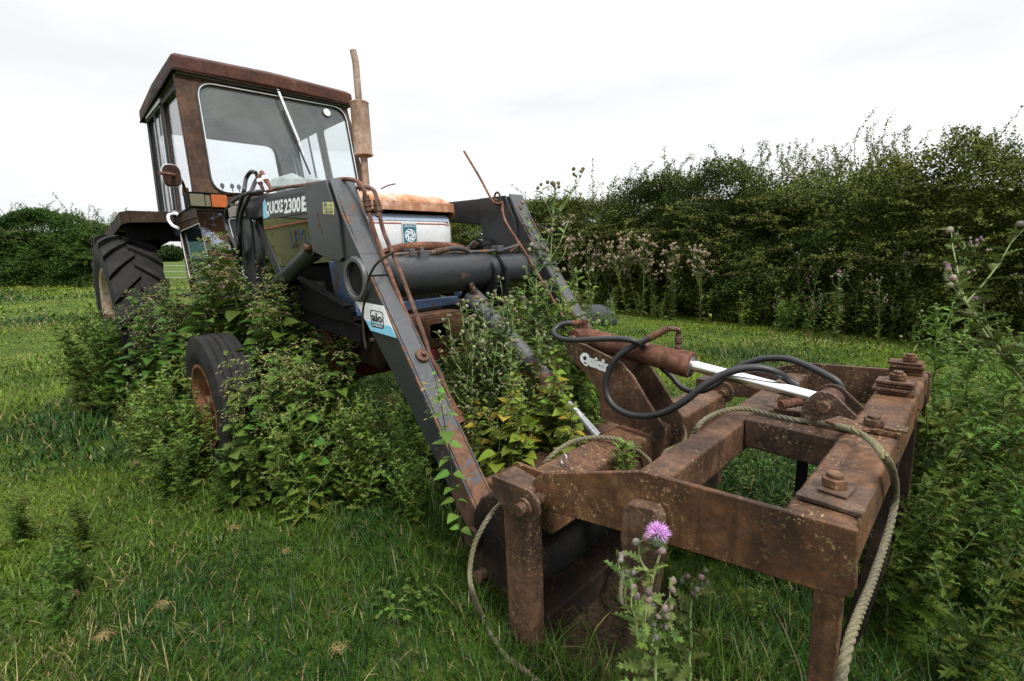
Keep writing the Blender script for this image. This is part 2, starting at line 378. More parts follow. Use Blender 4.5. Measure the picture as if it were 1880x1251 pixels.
def textmesh(s, quad, nrm, off, name, mat, parent, shear=0, bold=0):
    """lettering mapped on a quad given as lower-left, lower-right, upper-right, upper-left"""
    cu = bpy.data.curves.new('lettering', 'FONT'); cu.body = s; cu.shear = shear; cu.offset = bold; cu.fill_mode = 'FRONT'; cu.resolution_u = 3
    t = bpy.data.objects.new('lettering', cu); COL.objects.link(t); bpy.context.view_layer.update()
    me = bpy.data.meshes.new_from_object(t.evaluated_get(bpy.context.evaluated_depsgraph_get()))
    co = np.array([v.co[:] for v in me.vertices]); lo, hi = co.min(0), co.max(0)
    a, b, c, d = [Vector(q) for q in quad]; n = Vector(nrm).normalized()*off
    vs = []
    for p in co:
        x = (p[0]-lo[0])/(hi[0]-lo[0]); y = (p[1]-lo[1])/(hi[1]-lo[1]); vs.append((a.lerp(b, x)).lerp(d.lerp(c, x), y)+n)
    mb = MB(); mb.add(vs, [tuple(p.vertices) for p in me.polygons])
    bpy.data.objects.remove(t); bpy.data.meshes.remove(me); bpy.data.curves.remove(cu)
    return obj(name, mb, mat, parent)
# ------------------------------------------------------------------ ground
def ground():
    xs = np.concatenate([[-900, -300, -120, -60, -35], np.linspace(-24, 24, 120), [35, 60, 120, 300, 900]]); ys = np.concatenate([[-60, -20, -8], np.linspace(-3, 30, 110), [45, 80, 160, 400, 1200]])
    X, Y = np.meshgrid(xs, ys); Z = gz(X, Y); n = len(xs); v = np.stack([X, Y, Z], -1).reshape(-1, 3)
    f = [(j*n+i, j*n+i+1, (j+1)*n+i+1, (j+1)*n+i) for j in range(len(ys)-1) for i in range(n-1)]
    me = bpy.data.meshes.new('ground'); me.from_pydata(v.tolist(), [], f); fin(me, 80)
    m, nt, b = newmat('field_soil_and_turf'); vv = objv(nt)
    c = ramp(nt, noise(nt, .8, 8, .6, vv), [(.35, (.030, .058, .008)), (.6, (.070, .105, .012))])
    c = mix(nt, ramp(nt, noise(nt, 14, 8, .7, vv), [(.45, BW(0)), (.75, BW(.6))]), c, (.035, .030, .012))
    sp = WL((4.22, -.38, 0)); dn = N(nt, 'ShaderNodeVectorMath', operation='DISTANCE'); nt.links.new(vv, dn.inputs[0]); dn.inputs[1].default_value = (sp.x, sp.y, .1)
    wob = N(nt, 'ShaderNodeMath', operation='MULTIPLY_ADD'); wob.inputs[1].default_value = .25; nt.links.new(noise(nt, 9, 6, .7, vv), wob.inputs[0]); nt.links.new(dn.outputs['Value'], wob.inputs[2])
    c = mix(nt, ramp(nt, wob.outputs[0], [(.34, BW(1)), (.48, BW(0))]), c, ramp(nt, noise(nt, 60, 6, .7, vv), [(.35, (.018, .012, .008)), (.6, (.045, .030, .019)), (.72, (.12, .09, .05))]))
    nt.links.new(c, b.inputs['Base Color']); b.inputs['Roughness'].default_value = .95; b.inputs['Specular IOR Level'].default_value = .1
    bump(nt, b, noise(nt, 30, 8, .7, vv), .8, .02); me.materials.append(m)
    o_ = bpy.data.objects.new('ground', me); COL.objects.link(o_); o_['kind'] = 'structure'
ground()
# ------------------------------------------------------------------ tractor
T = empty('tractor', 'abandoned rusty blue and white tractor with cab and grey front loader standing in nettles', 'tractor')
T.matrix_world = TM
def part(name, mb, mat, parent=None, bevel=0, **k): return obj(name, mb, mat, parent or T, bevel, **k)
YN = (0, -1, 0)

def lug_tyre(name, cx, cy, cz, r, w, sgn):
    mb = MB(); h = w/2
    prof = [(-h*.80, r*.60), (-h*.98, r*.72), (-h, r*.84), (-h*.93, r*.925), (-h*.5, r*.955), (0, r*.962), (h*.5, r*.955), (h*.93, r*.925), (h, r*.84), (h*.98, r*.72), (h*.80, r*.60)]
    mb.lathe(prof, (0, 0, 0), (0, 1, 0), 72)
    nl = 22
    def pt(t, a, rr): return Vector((math.cos(a)*rr, t*h, math.sin(a)*rr))
    for side in (-1, 1):
        for k in range(nl):
            a0 = 2*math.pi*(k+(.5 if side > 0 else 0))/nl; K = 6; top = []; bot = []
            for j in range(K+1):
                t = -.06+1.04*j/K; lead = a0+.26*(1-t)
                aw = .040-.004*t
                ro = r*(1.0-.03*max(0, t-.7)/.3); ri = r*(.955-.035*max(0, t-.6)/.4)-.01
                top.append((pt(side*t, lead-aw, ro), pt(side*t, lead+aw, ro))); bot.append((pt(side*t*1.005, lead-aw*1.3, ri), pt(side*t*1.005, lead+aw*1.3, ri)))
            vs = []
            for (t1, t2), (b1, b2) in zip(top, bot): vs += [t1, t2, b2, b1]
            fs = []
            for j in range(K):
                o = 4*j
                for q in range(4): fs.append((o+q, o+(q+1) % 4, o+4+(q+1) % 4, o+4+q))
            fs += [(3, 2, 1, 0), (4*K, 4*K+1, 4*K+2, 4*K+3)]
            mb.add(vs, fs)
    return mb
def wheel(name, cx, cy, cz, r, w, sgn, rear, label=None):
    """sgn: +1 when the outer side is towards +Y"""
    root = empty(name, '', ''); del root['label'], root['category']
    root.parent = T; root.location = (cx, cy, cz)
    if rear:
        ty = lug_tyre(name, cx, cy, cz, r, w, sgn)
        obj('tyre', ty, 'tyre', root, .004, smooth=40)
        rm = MB(); h = w/2*sgn
        rm.lathe([(h*.6, .02), (h*.6, r*.30), (h*.35, r*.36), (h*.35, r*.52), (h*.70, r*.58), (h*.84, r*.60), (h*.90, r*.635), (h*.84, r*.645), (h*.6, r*.62), (-h*.8, r*.6)], (0, 0, 0), (0, 1, 0), 56)
        obj('rim', rm, 'rim', root)
        hb = MB(); hb.cyl((0, h*.2, 0), (0, h*1.15, 0), .09, 20)
        for k in range(8):
            a = k*math.pi/4; hb.cyl((math.cos(a)*.15, h*.6, math.sin(a)*.15), (math.cos(a)*.15, h*.75, math.sin(a)*.15), .016, 6)
        obj('hub', hb, 'rust', root)
    else:
        mb = MB(); h = w/2
        prof = [(-h*.72, r*.56), (-h*.98, r*.70), (-h, r*.82), (-h*.9, r*.93)]
        for q in (-.72, -.36, 0, .36, .72):
            prof += [(h*(q-.155), r*.975), (h*(q-.12), r*(1.0-.02*abs(q))), (h*(q+.12), r*(1.0-.02*abs(q))), (h*(q+.155), r*.975)]
        prof += [(h*.9, r*.93), (h, r*.82), (h*.98, r*.70), (h*.72, r*.56)]
        mb.lathe(prof, (0, 0, 0), (0, 1, 0), 64); obj('tyre', mb, 'tyre', root, smooth=30)
        rm = MB(); h *= sgn
        rm.lathe([(h*.15, .02), (h*.15, r*.3), (h*.0, r*.42), (h*.72, r*.53), (h*.92, r*.56), (h*.92, r*.60), (h*.6, r*.58), (-h*.7, r*.56)], (0, 0, 0), (0, 1, 0), 44)
        obj('rim', rm, 'rim_front', root)
        hb = MB(); hb.cyl((0, 0, 0), (0, h*.75, 0), .055, 18, .045)
        for k in range(6):
            a = k*math.pi/3; hb.cyl((math.cos(a)*.085, 0, math.sin(a)*.085), (math.cos(a)*.085, h*.3, math.sin(a)*.085), .011, 6)
        obj('hub', hb, 'rim_front', root)
    root.rotation_euler = (0, random.uniform(0, 6), 0)
    return root
wheel('rear_wheel', 0, -.91, .69, .70, .34, -1, True)
wheel('rear_wheel', 0, .91, .69, .70, .34, 1, True)
wheel('front_wheel', 2.10, -.86, .415, .362, .185, -1, False)
wheel('front_wheel', 2.10, .86, .415, .362, .185, 1, False)

# --- chassis, engine, axles
mb = MB(); mb.box((-.45, -.17, .55), (1.1, .17, .95)); mb.box((1.1, -.15, .5), (1.5, .15, .95)); part('gearbox', mb, 'black_metal', bevel=.02)
mb = MB(); mb.box((1.5, -.19, .55), (2.35, .19, 1.0)); mb.box((1.55, -.24, .98), (2.25, .10, 1.16)); mb.box((1.7, -.27, .72), (1.95, -.19, .86))
for k in range(4): mb.cyl((1.65+k*.17, -.19, 1.05), (1.65+k*.17, -.30, 1.0), .028, 10)
mb.cyl((1.6, -.3, 1.0), (2.25, -.3, .98), .032, 12); mb.cyl((2.36, 0, .82), (2.36, 0, .9), .16, 16); mb.cyl((1.8, -.28, .78), (1.8, -.19, .78), .06, 16)
mb.box((1.45, -.30, .84), (2.5, .30, 1.10)); part('engine', mb, 'black_metal', bevel=.008)
mb = MB(); mb.tube([(0, -.85, .69), (0, .85, .69)], .11, 20); part('rear_axle', mb, 'black_metal')
mb = MB(); mb.bar((2.1, -.60, .45), (2.1, .60, .45), .10, .11); mb.bar((2.1, -.78, .44), (2.1, -.52, .47), .08, .08); mb.bar((2.1, .78, .44), (2.1, .52, .47), .08, .08)
mb.prism([(2.0, -.16, .42), (2.25, -.16, .42), (2.30, -.16, .74), (1.98, -.16, .74)], (0, .32, 0))
part('front_axle', mb, 'red', bevel=.012)
mb = MB(); mb.tube(spline([(2.02, -.72, .5), (1.95, -.45, .5), (1.9, -.2, .55)], 6), .016, 8); part('track_rod', mb, 'red')
# rusty side frame casting and red bracket behind it
mb = MB(); mb.prism([(x, y, z) for x, y, z in [(2.02, -.24, .80), (2.62, -.24, .80), (2.74, -.24, .74), (2.74, -.24, .60), (2.66, -.24, .545), (2.5, -.24, .56), (2.36, -.24, .52), (2.2, -.24, .56), (2.05, -.24, .60)]], (0, .02, 0))
mb.prism([(x, .24, z) for x, z in [(2.02, .80), (2.62, .80), (2.74, .74), (2.74, .60), (2.2, .56), (2.05, .60)]], (0, -.02, 0))
sf = part('side_frame', mb, 'rust_dark', bevel=.004)
for x, z in ((2.15, .72), (2.3, .70), (2.45, .66), (2.25, .62), (2.6, .70)): mb = MB(); mb.cyl((x, -.24, z), (x, -.262, z), .013, 6); obj('bolt', mb, 'rust', sf)
mb = MB(); mb.prism([(1.98, -.26, .78), (2.10, -.26, .78), (2.16, -.26, .50), (2.30, -.26, .42), (2.24, -.26, .36), (2.05, -.26, .46)], (0, .05, 0)); part('steering_bracket', mb, 'red', bevel=.008)
# front bumper with a square hole
mb, _ = MB().ring([(2.76, -.16, .805), (2.76, .26, .80), (2.76, .26, .64), (2.76, -.16, .62)], [(2.76, .02, .76), (2.76, .13, .76), (2.76, .13, .68), (2.76, .02, .68)], (-.014, 0, 0), ro=.006, ri=.004)
mb.box((2.745, -.16, .80), (2.55, .26, .815)); mb.prism([(2.745, .26, .64), (2.745, .26, .80), (2.50, .26, .80), (2.50, .26, .66)], (0, -.014, 0)); mb.box((2.40, -.14, .62), (2.744, .24, .64))
part('front_weight_frame', mb, 'rust', bevel=.003)
# radiator cradle, blue
mb = MB(); mb.bar((2.60, -.33, .86), (2.60, .34, .86), .05, .05); mb.bar((2.60, .335, .84), (2.60, .335, 1.12), .03, .04); mb.bar((2.60, -.335, .84), (2.60, -.335, 1.12), .03, .04)
mb.prism([(2.59, .34, .84), (2.66, .34, .90), (2.63, .34, 1.12), (2.59, .34, 1.12)], (0, -.012, 0)); mb.prism([(2.45, -.35, .84), (2.66, -.35, .86), (2.63, -.35, 1.12), (2.40, -.35, 1.12)], (0, .012, 0))
part('radiator_cradle', mb, 'blue_dark', bevel=.006)
mb = MB(); mb.box((2.44, -.30, .80), (2.50, .30, 1.34))
for k in range(26): mb.box((2.50, -.29+k*.0225, .84), (2.508, -.283+k*.0225, 1.3))
part('radiator', mb, 'black_metal')

# --- bonnet
def bonnet():
    mb = MB(); n = 18; secs = []
    for X, top, hw, sd in ((1.28, 1.535, .315, .09), (1.7, 1.525, .325, .09), (2.1, 1.508, .333, .09), (2.45, 1.485, .34, .09), (2.57, 1.468, .338, .085), (2.625, 1.445, .33, .062), (2.64, 1.415, .325, .035)):
        row = [(X, -hw, top-.045-sd), (X, -hw-.004, top-.048)]
        for k in range(n+1):
            a = math.pi*k/n; y = -math.cos(a); row.append((X, (hw-.012)*(abs(y)**.45)*(1 if y > 0 else -1), top-.045*(1-math.sin(a)**.5)))
        row += [(X, hw+.004, top-.048), (X, hw, top-.045-sd)]; secs.append(row)
    m = len(secs[0])
    for r_ in secs: mb.v += r_
    for i in range(len(secs)-1):
        for k in range(m-1): mb.f.append((i*m+k, i*m+k+1, (i+1)*m+k+1, (i+1)*m+k))
    b = part('bonnet', mb, 'hood_rust', smooth=50)
    s = b.modifiers.new('thickness', 'SOLIDIFY'); s.thickness = .006
    lip = MB(); X, hw = 2.642, .325
    lip.prism([(X, -hw, 1.372), (X, hw, 1.372), (X, hw-.004, 1.422), (X, -hw+.004, 1.422)], (.006, 0, 0)); obj('front_lip', lip, 'hood_rust', b, .003)
    c = MB(); c.tube([(2.0, .0, 1.525), (2.0, 0, 1.545)], .03, 16); obj('filler_cap', c, 'black_metal', b)
    return b
bonnet()
# nose panel: white, blue band on top, red lines, badge
mb = MB(); zs = [1.125, 1.15, 1.23, 1.30, 1.345, 1.362]; xs = [2.590, 2.606, 2.620, 2.622, 2.612, 2.588]; K = 14
for z, x in zip(zs, xs):
    for k in range(K+1):
        y = -.36+.72*k/K; mb.v.append((x-.06*max(0, abs(y)-.30)/.06*abs(y)/.36, y, z))
for i in range(len(zs)-1):
    for k in range(K): mb.f.append((i*(K+1)+k, i*(K+1)+k+1, (i+1)*(K+1)+k+1, (i+1)*(K+1)+k))
nose = part('nose_panel', mb, 'white', smooth=50); nose.modifiers.new('t', 'SOLIDIFY').thickness = .012
def nband(z0, z1, x, mat, name, y0=-.302, y1=.302):
    b = MB(); b.prism([(x, y0, z0), (x, y1, z0), (x, y1, z1), (x, y0, z1)], (.003, 0, 0)); return obj(name, b, mat, nose)
def npx(z): return float(np.interp(z, zs, xs))
b = MB()
for z in np.linspace(1.322, 1.358, 5): b.v += [(npx(z)+.004, -.3, z), (npx(z)+.004, .3, z)]
b.f = [(2*i, 2*i+1, 2*i+3, 2*i+2) for i in range(4)]; obj('blue_band', b, 'blue_pale', nose)
nband(1.306, 1.311, npx(1.31)+.002, 'redline', 'red_stripe'); nband(1.163, 1.168, npx(1.165)+.001, 'redline', 'red_stripe')
b = MB(); b.v = []
for z in np.linspace(1.127, 1.150, 4): b.v += [(npx(z)+.004, -.3, z), (npx(z)+.004, .3, z)]
b.f = [(2*i, 2*i+1, 2*i+3, 2*i+2) for i in range(3)]; obj('blue_band', b, 'blue_pale', nose)
bx = npx(1.24)+.006
badge = nband(1.172, 1.312, bx-.002, 'chrome_trim', 'badge', -.048+.02, .048+.02)
q = MB(); q.prism([(bx+.002, -.020, 1.183), (bx+.002, .060, 1.183), (bx+.002, .060, 1.301), (bx+.002, -.020, 1.301)], (.002, 0, 0)); obj('badge_enamel', q, 'teal', badge)
q = MB(); cy, cz = .020, 1.243
def arcband(mb, c0, c1, r0, r1, a0, a1, x, n=16):
    vs = []
    for k in range(n+1):
        a = a0+(a1-a0)*k/n; vs += [(x, c0+math.cos(a)*r0, c1+math.sin(a)*r0), (x, c0+math.cos(a)*r1, c1+math.sin(a)*r1)]
    mb.add(vs, [(2*k, 2*k+1, 2*k+3, 2*k+2) for k in range(n)])
arcband(q, cy, cz, .031, .0345, 0, 2*math.pi, bx+.0055, 32)
for k in range(6):
    a = k*math.pi/3; vs = []
    for j in range(9):
        t = j/8; rr = .007+.021*t; aa = a+1.5*t; w_ = .0022+.0035*math.sin(math.pi*t)
        vs += [(bx+.0055, cy+math.cos(aa)*(rr-w_), cz+math.sin(aa)*(rr-w_)), (bx+.0055, cy+math.cos(aa)*(rr+w_), cz+math.sin(aa)*(rr+w_))]
    q.add(vs, [(2*j, 2*j+1, 2*j+3, 2*j+2) for j in range(8)])
obj('badge_swirl', q, 'decal_white', badge)
textmesh('LEYLAND', [(bx, -.012, 1.188), (bx, .052, 1.188), (bx, .052, 1.198), (bx, -.012, 1.198)], (1, 0, 0), .0056, 'badge_lettering', 'decal_white', badge)
textmesh('BRITISH', [(bx, -.012, 1.287), (bx, .052, 1.287), (bx, .052, 1.296), (bx, -.012, 1.296)], (1, 0, 0), .0056, 'badge_lettering', 'decal_white', badge)
# side panels
for sg in (-1, 1):
    mb = MB(); y = .335*sg
    mb.prism([(1.35, y, 1.09), (2.58, y, 1.12), (2.60, y, 1.375), (2.5, y, 1.385), (1.35, y, 1.40)], (0, -.012*sg, 0))
    sp = part('side_panel', mb, 'olive', bevel=.004)
    if sg < 0:
        textmesh('LEYLAND', [(1.90, -.335, 1.215), (2.43, -.335, 1.22), (2.43, -.335, 1.305), (1.90, -.335, 1.31)], YN, .003, 'lettering', 'blue_dark', sp, bold=.02)
        b = MB(); b.prism([(1.4, -.337, 1.345), (2.58, -.337, 1.345), (2.58, -.337, 1.352), (1.4, -.337, 1.352)], (0, -.002, 0)); obj('red_stripe', b, 'redline', sp)
# exhaust
mb = MB(); mb.tube(spline([(1.80, .25, 1.45), (1.80, .25, 1.8), (1.80, .25, 1.84)], 4), .024, 16); ex = part('exhaust', mb, 'silencer')
mb = MB(); mb.lathe([(0, .02), (0, .058), (.006, .063), (.014, .060), (.33, .060), (.337, .063), (.343, .058), (.343, .02)], (1.80, .25, 1.815), (0, 0, 1), 32); obj('silencer', mb, 'silencer', ex)
mb = MB(); mb.tube(spline([(1.80, .25, 2.155), (1.80, .25, 2.3), (1.80, .25, 2.40), (1.790, .245, 2.475)], 5), .022, 16, cap=False); mb.tube(spline([(1.80, .25, 2.155), (1.80, .25, 2.3), (1.80, .25, 2.40), (1.790, .245, 2.475)], 5), .018, 16, cap=False); obj('tail_pipe', mb, 'silencer', ex)

# --- cab
def inset(q, f):
    c = sum(q, Vector())/len(q); return [c+(p-c)*f for p in q]
def strip(loop, rad, off): return MB().tube([p+Vector(off) for p in loop], rad, 8, closed=True)
FP = ((1.22, 0, 1.45), (.974, 0, .227))           # raked front plane
fX = lambda z: 1.22-.233*(z-1.45)
def FQ(px, py): return U(px, py, P=FP)
ti = [(.0, 0)]
wl, wr = -.505, .505
scr_in = [(fX(1.60), -.515, 1.60), (fX(1.63), .555, 1.63), (fX(2.30), .455, 2.30), (fX(2.275), -.535, 2.275)]
scr_in = [FQ(392, 355), Vector((fX(1.64), .545, 1.64)), FQ(632, 200), FQ(358, 150)]
fo = [Vector((fX(1.47), -.645, 1.47)), Vector((fX(1.47), .625, 1.47)), Vector((fX(2.40), .585, 2.40)), Vector((fX(2.40), -.61, 2.40))]
BK = (-.035, 0, 0)
mb, scr = MB().ring(fo, scr_in, BK, k=7, ro=.012, ri=.11)
# lower front posts and cowl
cab = part('cab_front', mb, 'cab_rust', bevel=.008)
for ya, yb, yc, yd_ in ((-.645, -.50, -.47, -.60), (.625, .49, .45, .58)):
    mb = MB(); mb.prism([(fX(1.47), ya, 1.468), (fX(1.47), yb, 1.468), (1.33, yc, .95), (1.33, yd_, .95)], (-.03, 0, 0)); obj('lower_post', mb, 'cab_post', cab, .008)
mb = MB(); mb.box((1.19, -.27, 1.0), (1.24, .27, 1.466)); part('bulkhead', mb, 'black_metal')
for sg in (-1, 1):
    q4 = [Vector((1.30, .455*sg, 1.0)), Vector((1.30, .29*sg, 1.0)), Vector((1.215, .29*sg, 1.455)), Vector((1.215, .485*sg, 1.455))]; q5 = [Vector((1.296, .44*sg, 1.03)), Vector((1.296, .31*sg, 1.03)), Vector((1.218, .31*sg, 1.43)), Vector((1.218, .47*sg, 1.43))]
    mb, lp = MB().ring(q4, q5, (-.02, 0, 0), ro=.01, ri=.03); lf_ = part('lower_front_frame', mb, 'black_metal'); obj('lower_trim', strip(lp, .004, (.003, 0, 0)), 'chrome_trim', lf_)
    mb = MB(); mb.prism([p+Vector((-.008, 0, 0)) for p in inset(lp, .995)], (-.004, 0, 0)); obj('lower_pane', mb, 'glass_dark', lf_)
nF = Vector((.974, 0, .227))
obj('windscreen_seal', strip(scr, .009, nF*.004), 'rubber_seal', cab)
obj('windscreen_trim', strip(inset(scr, .992), .0032, nF*.012), 'chrome_trim', cab)
mb = MB(); c = inset(scr, .995); mb.prism([p-nF*.012 for p in c], nF*.005); ws = obj('windscreen', mb, 'glass', cab)
mb = MB(); c0 = FQ(600, 207)+nF*.002; vs = [c0+Vector((-.233*math.sin(a)*.032, math.cos(a)*.032, math.sin(a)*.032)) for a in np.linspace(0, 2*math.pi, 24, endpoint=False)]
mb.prism(vs, nF*.002); dsc = obj('tax_disc', mb, 'lens_clear', cab)
mb = MB(); vs = [c0+nF*.003+Vector((-.233*math.sin(a)*.026, math.cos(a)*.026, math.sin(a)*.026)) for a in np.linspace(0, 2*math.pi, 24, endpoint=False)]; mb.prism(vs, nF*.001); obj('tax_paper', mb, 'decal_white', cab).parent = cab

# sides. near side carries the door; both alike
XR = -.16
for sg in (-1, 1):
    y = .625*sg
    yt = lambda z: (.632-.045*(z-1.45)/.95)*sg
    P3 = lambda x, z: Vector((x, yt(z), z))
    door_in = [P3(.62, 1.50), P3(1.145, 1.52), P3(1.005, 2.29), P3(.50, 2.29)]
    outer = [P3(.57, 1.44), P3(fX(1.44)-.045, 1.44), P3(fX(2.36)-.045, 2.36), P3(.455, 2.36)]
    th = (0, -.028*sg, 0)
    mb, lp = MB().ring(outer, door_in, th, ri=.05, ro=.01)
    dr = part('door', mb, 'cab_rust' if sg > 0 else 'cab_rust', bevel=.004)
    obj('door_seal', strip(lp, .008, (0, .003*sg, 0)), 'rubber_seal', dr)
    mb = MB(); mb.prism([p+Vector((0, -.012*sg, 0)) for p in inset(lp, .995)], (0, -.004*sg, 0)); obj('window', mb, 'glass_side', dr)
    # lower door, dark glass
    lo_in = [Vector((.66, y*.99, 1.02)), Vector((1.22, y*.97, 1.00)), Vector((1.19, y, 1.40)), Vector((.60, y, 1.38))]
    lo_out = [Vector((.60, y*.985, .90)), Vector((1.30, y*.96, .90)), Vector((fX(1.43)-.045, y*1.005, 1.437)), Vector((.545, y*1.005, 1.437))]
    mb, lp = MB().ring(lo_out, lo_in, th, ri=.05, ro=.02); ld = part('lower_door', mb, 'cab_rust', bevel=.004)
    obj('lower_seal', strip(lp, .004, (0, .003*sg, 0)), 'chrome_trim', ld)
    mb = MB(); mb.prism([p+Vector((0, -.012*sg, 0)) for p in inset(lp, .995)], (0, -.004*sg, 0)); obj('lower_glass', mb, 'glass_dark', ld)
    # rear quarter
    q_in = [P3(.06, 1.56), P3(.55, 1.56), P3(.44, 2.29), P3(-.02, 2.27)]
    q_out = [P3(XR+.11, 1.49), P3(.567, 1.49), P3(.452, 2.36), P3(XR, 2.36)]
    q_in = [P3(.02, 1.53), P3(.545, 1.53), P3(.435, 2.30), P3(-.08, 2.29)]
    mb, lp = MB().ring(q_out, q_in, th, ri=.04, ro=.01); qd = part('quarter_frame', mb, 'black_metal' if sg < 0 else 'liner', bevel=.003)
    obj('seal', strip(lp, .007, (0, .003*sg, 0)), 'rubber_seal', qd)
    mb = MB(); mb.prism([p+Vector((0, -.012*sg, 0)) for p in inset(lp, .995)], (0, -.004*sg, 0)); obj('window', mb, 'glass_side', qd)
    mb = MB(); mb.bar(P3(.29, 1.53)+Vector((0, .002*sg, 0)), P3(.19, 2.30)+Vector((0, .002*sg, 0)), .008, .022, (1, 0, 0)); obj('sliding_pane_edge', mb, 'rubber_seal', qd)
    # lower rear flank down to the fender
    mb = MB(); mb.prism([(XR+.11, y, 1.486), (.56, y, 1.486), (.55, y*.985, 1.36), (XR+.10, y*.985, 1.36)], (0, -.02*sg, 0)); part('cab_flank', mb, 'blue_dark')
    # white door latch
    if sg < 0:
        mb = MB(); mb.tube(spline([(.66, -.66, 1.50), (.70, -.70, 1.49), (.73, -.71, 1.45), (.78, -.70, 1.41), (.84, -.685, 1.39)], 6), .010, 8); mb.tube([(.60, -.64, 1.51), (.72, -.655, 1.50)], .012, 8); obj('door_handle', mb, 'decal_white', dr)
        mb = MB(); mb.bar(P3(.0, 1.50)+Vector((0, -.006, 0)), P3(.57, 1.52)+Vector((0, -.006, 0)), .012, .030); obj('rail', mb, 'chrome_trim', qd); mb = MB(); mb.bar(P3(.46, 2.33)+Vector((0, -.006, 0)), P3(-.1, 2.33)+Vector((0, -.006, 0)), .012, .03); obj('rail', mb, 'chrome_trim', qd)
# rear wall
ro_ = [Vector((XR+.11, -.60, 1.45)), Vector((XR+.11, .60, 1.45)), Vector((XR, .565, 2.36)), Vector((XR, -.565, 2.36))]
rX = lambda z: XR+.11*(2.36-z)/.91
ri_ = [Vector((rX(1.52), -.53, 1.52)), Vector((rX(1.52), .42, 1.52)), Vector((rX(2.25), .40, 2.24)), Vector((rX(2.25), -.53, 2.24))]
mb, lp = MB().ring(ro_, ri_, (-.02, 0, 0), ri=.09); rw = part('rear_wall', mb, 'liner', bevel=.004)
obj('rear_seal', strip(lp, .010, (.004, 0, 0)), 'rubber_seal', rw)
mb = MB(); mb.prism([p+Vector((-.008, 0, 0)) for p in inset(lp, .995)], (-.004, 0, 0)); obj('rear_window', mb, 'glass_side', rw)
mb = MB(); mb.box((XR+.06, -.58, 1.34), (XR+.10, .58, 1.448)); obj('rear_bulkhead', mb, 'black_metal', rw)
mb = MB(); mb.box((XR+.12, -.60, .88), (1.18, .60, .90)); part('cab_floor', mb, 'black_metal')
# roof
def roof():
    mb = MB(); x0, x1 = -.29, 1.03
    secs = [(x1, .615, 2.370), (x1+.012, .622, 2.385), (x1+.004, .620, 2.465), (x1-.035, .590, 2.492), (x1-.25, .45, 2.505)]
    back = [(x0, .60, 2.325), (x0-.012, .608, 2.34), (x0-.004, .606, 2.418), (x0+.035, .575, 2.448), (x0+.25, .45, 2.49)]
    rings = []
    for (xa, ya, za), (xb, yb, zb) in zip(secs, back):
        rings.append([(xa, -ya, za), (xa+.012, 0, za+.012), (xa, ya, za), ((xa+xb)/2, ya, (za+zb)/2+.012), (xb, yb, zb), (xb, 0, zb+.008), (xb, -yb, zb), ((xa+xb)/2, -ya, (za+zb)/2+.012)])
    for r_ in rings: mb.v += r_
    for i in range(4):
        for k in range(8): mb.f.append((i*8+k, i*8+(k+1) % 8, (i+1)*8+(k+1) % 8, (i+1)*8+k))
    mb.f.append(tuple(range(32, 40)))
    ob = part('roof', mb, 'roof_rust', bevel=.006, smooth=40)
    u = MB(); u.prism([(x1-.01, -.60, 2.362), (x1-.01, .60, 2.362), (x0+.01, .585, 2.335), (x0+.01, -.585, 2.335)], (0, 0, .012)); obj('headliner', u, 'liner', ob)
    g = MB(); g.tube([(x1+.012, -.622, 2.374), (x1+.012, .622, 2.374)], .006, 8); g.tube([(x1+.012, -.622, 2.374), (x0-.012, -.608, 2.330)], .006, 8); obj('gutter', g, 'rust_dark', ob)
    return ob
roof()
# inside: seat, wheel, console, crumpled bag, levers
mb = MB(); mb.box((.10, -.24, 1.0), (.52, .24, 1.16)); seat = part('seat', mb, 'black_metal', bevel=.03)
mb = MB(); mb.prism([(.08, -.2, 1.16), (.17, -.2, 1.16), (.08, -.2, 1.50), (.01, -.2, 1.50)], (0, .4, 0)); obj('backrest', mb, 'black_metal', seat, .03)
mb = MB(); mb.tube([(.80+.14*math.cos(a)*.75, .19*math.sin(a), 1.60-.14*math.cos(a)*.5) for a in np.linspace(0, 2*math.pi, 32, endpoint=False)], .012, 8, closed=True)
for k in range(3): a = k*2.09; mb.tube([(.80, 0, 1.60), (.80+.14*math.cos(a)*.75, .19*math.sin(a), 1.60-.14*math.cos(a)*.5)], .008, 6)
mb.tube([(.80, 0, 1.60), (1.05, 0, 1.2)], .025, 10); part('steering_wheel', mb, 'black_metal')
mb = MB(); mb.box((.95, -.48, 1.30), (1.17, .48, 1.56)); part('dashboard', mb, 'black_metal', bevel=.02)
for dx, dy in ((0, 0), (.01, .06), (-.01, .11)):
    mb = MB(); mb.tube([(1.0+dx, -.40+dy, 1.5), (.98+dx, -.41+dy, 1.66)], .004, 6); mb.lathe([(0, .003), (.01, .012), (.028, .014), (.04, .004)], (.98+dx, -.41+dy, 1.655), (0, 0, 1), 12); part('lever', mb, 'black_metal')
mb = MB(); rr = random.Random(3)
pts = [Vector((math.cos(a)*math.cos(b_)*.17, math.sin(a)*math.cos(b_)*.24, math.sin(b_)*.11)) for b_ in (-.5, .1, .6, 1.2) for a in np.linspace(0, 6.28, 9)[:-1]]
pts = [Vector((.95, .15, 1.69))+p*rr.uniform(.75, 1.15) for p in pts]; mb.v = pts; mb.f = [(i*8+k, i*8+(k+1) % 8, (i+1)*8+(k+1) % 8, (i+1)*8+k) for i in range(3) for k in range(8)]+[tuple(range(24, 32))]
part('crumpled_sack', mb, 'paper', smooth=10)
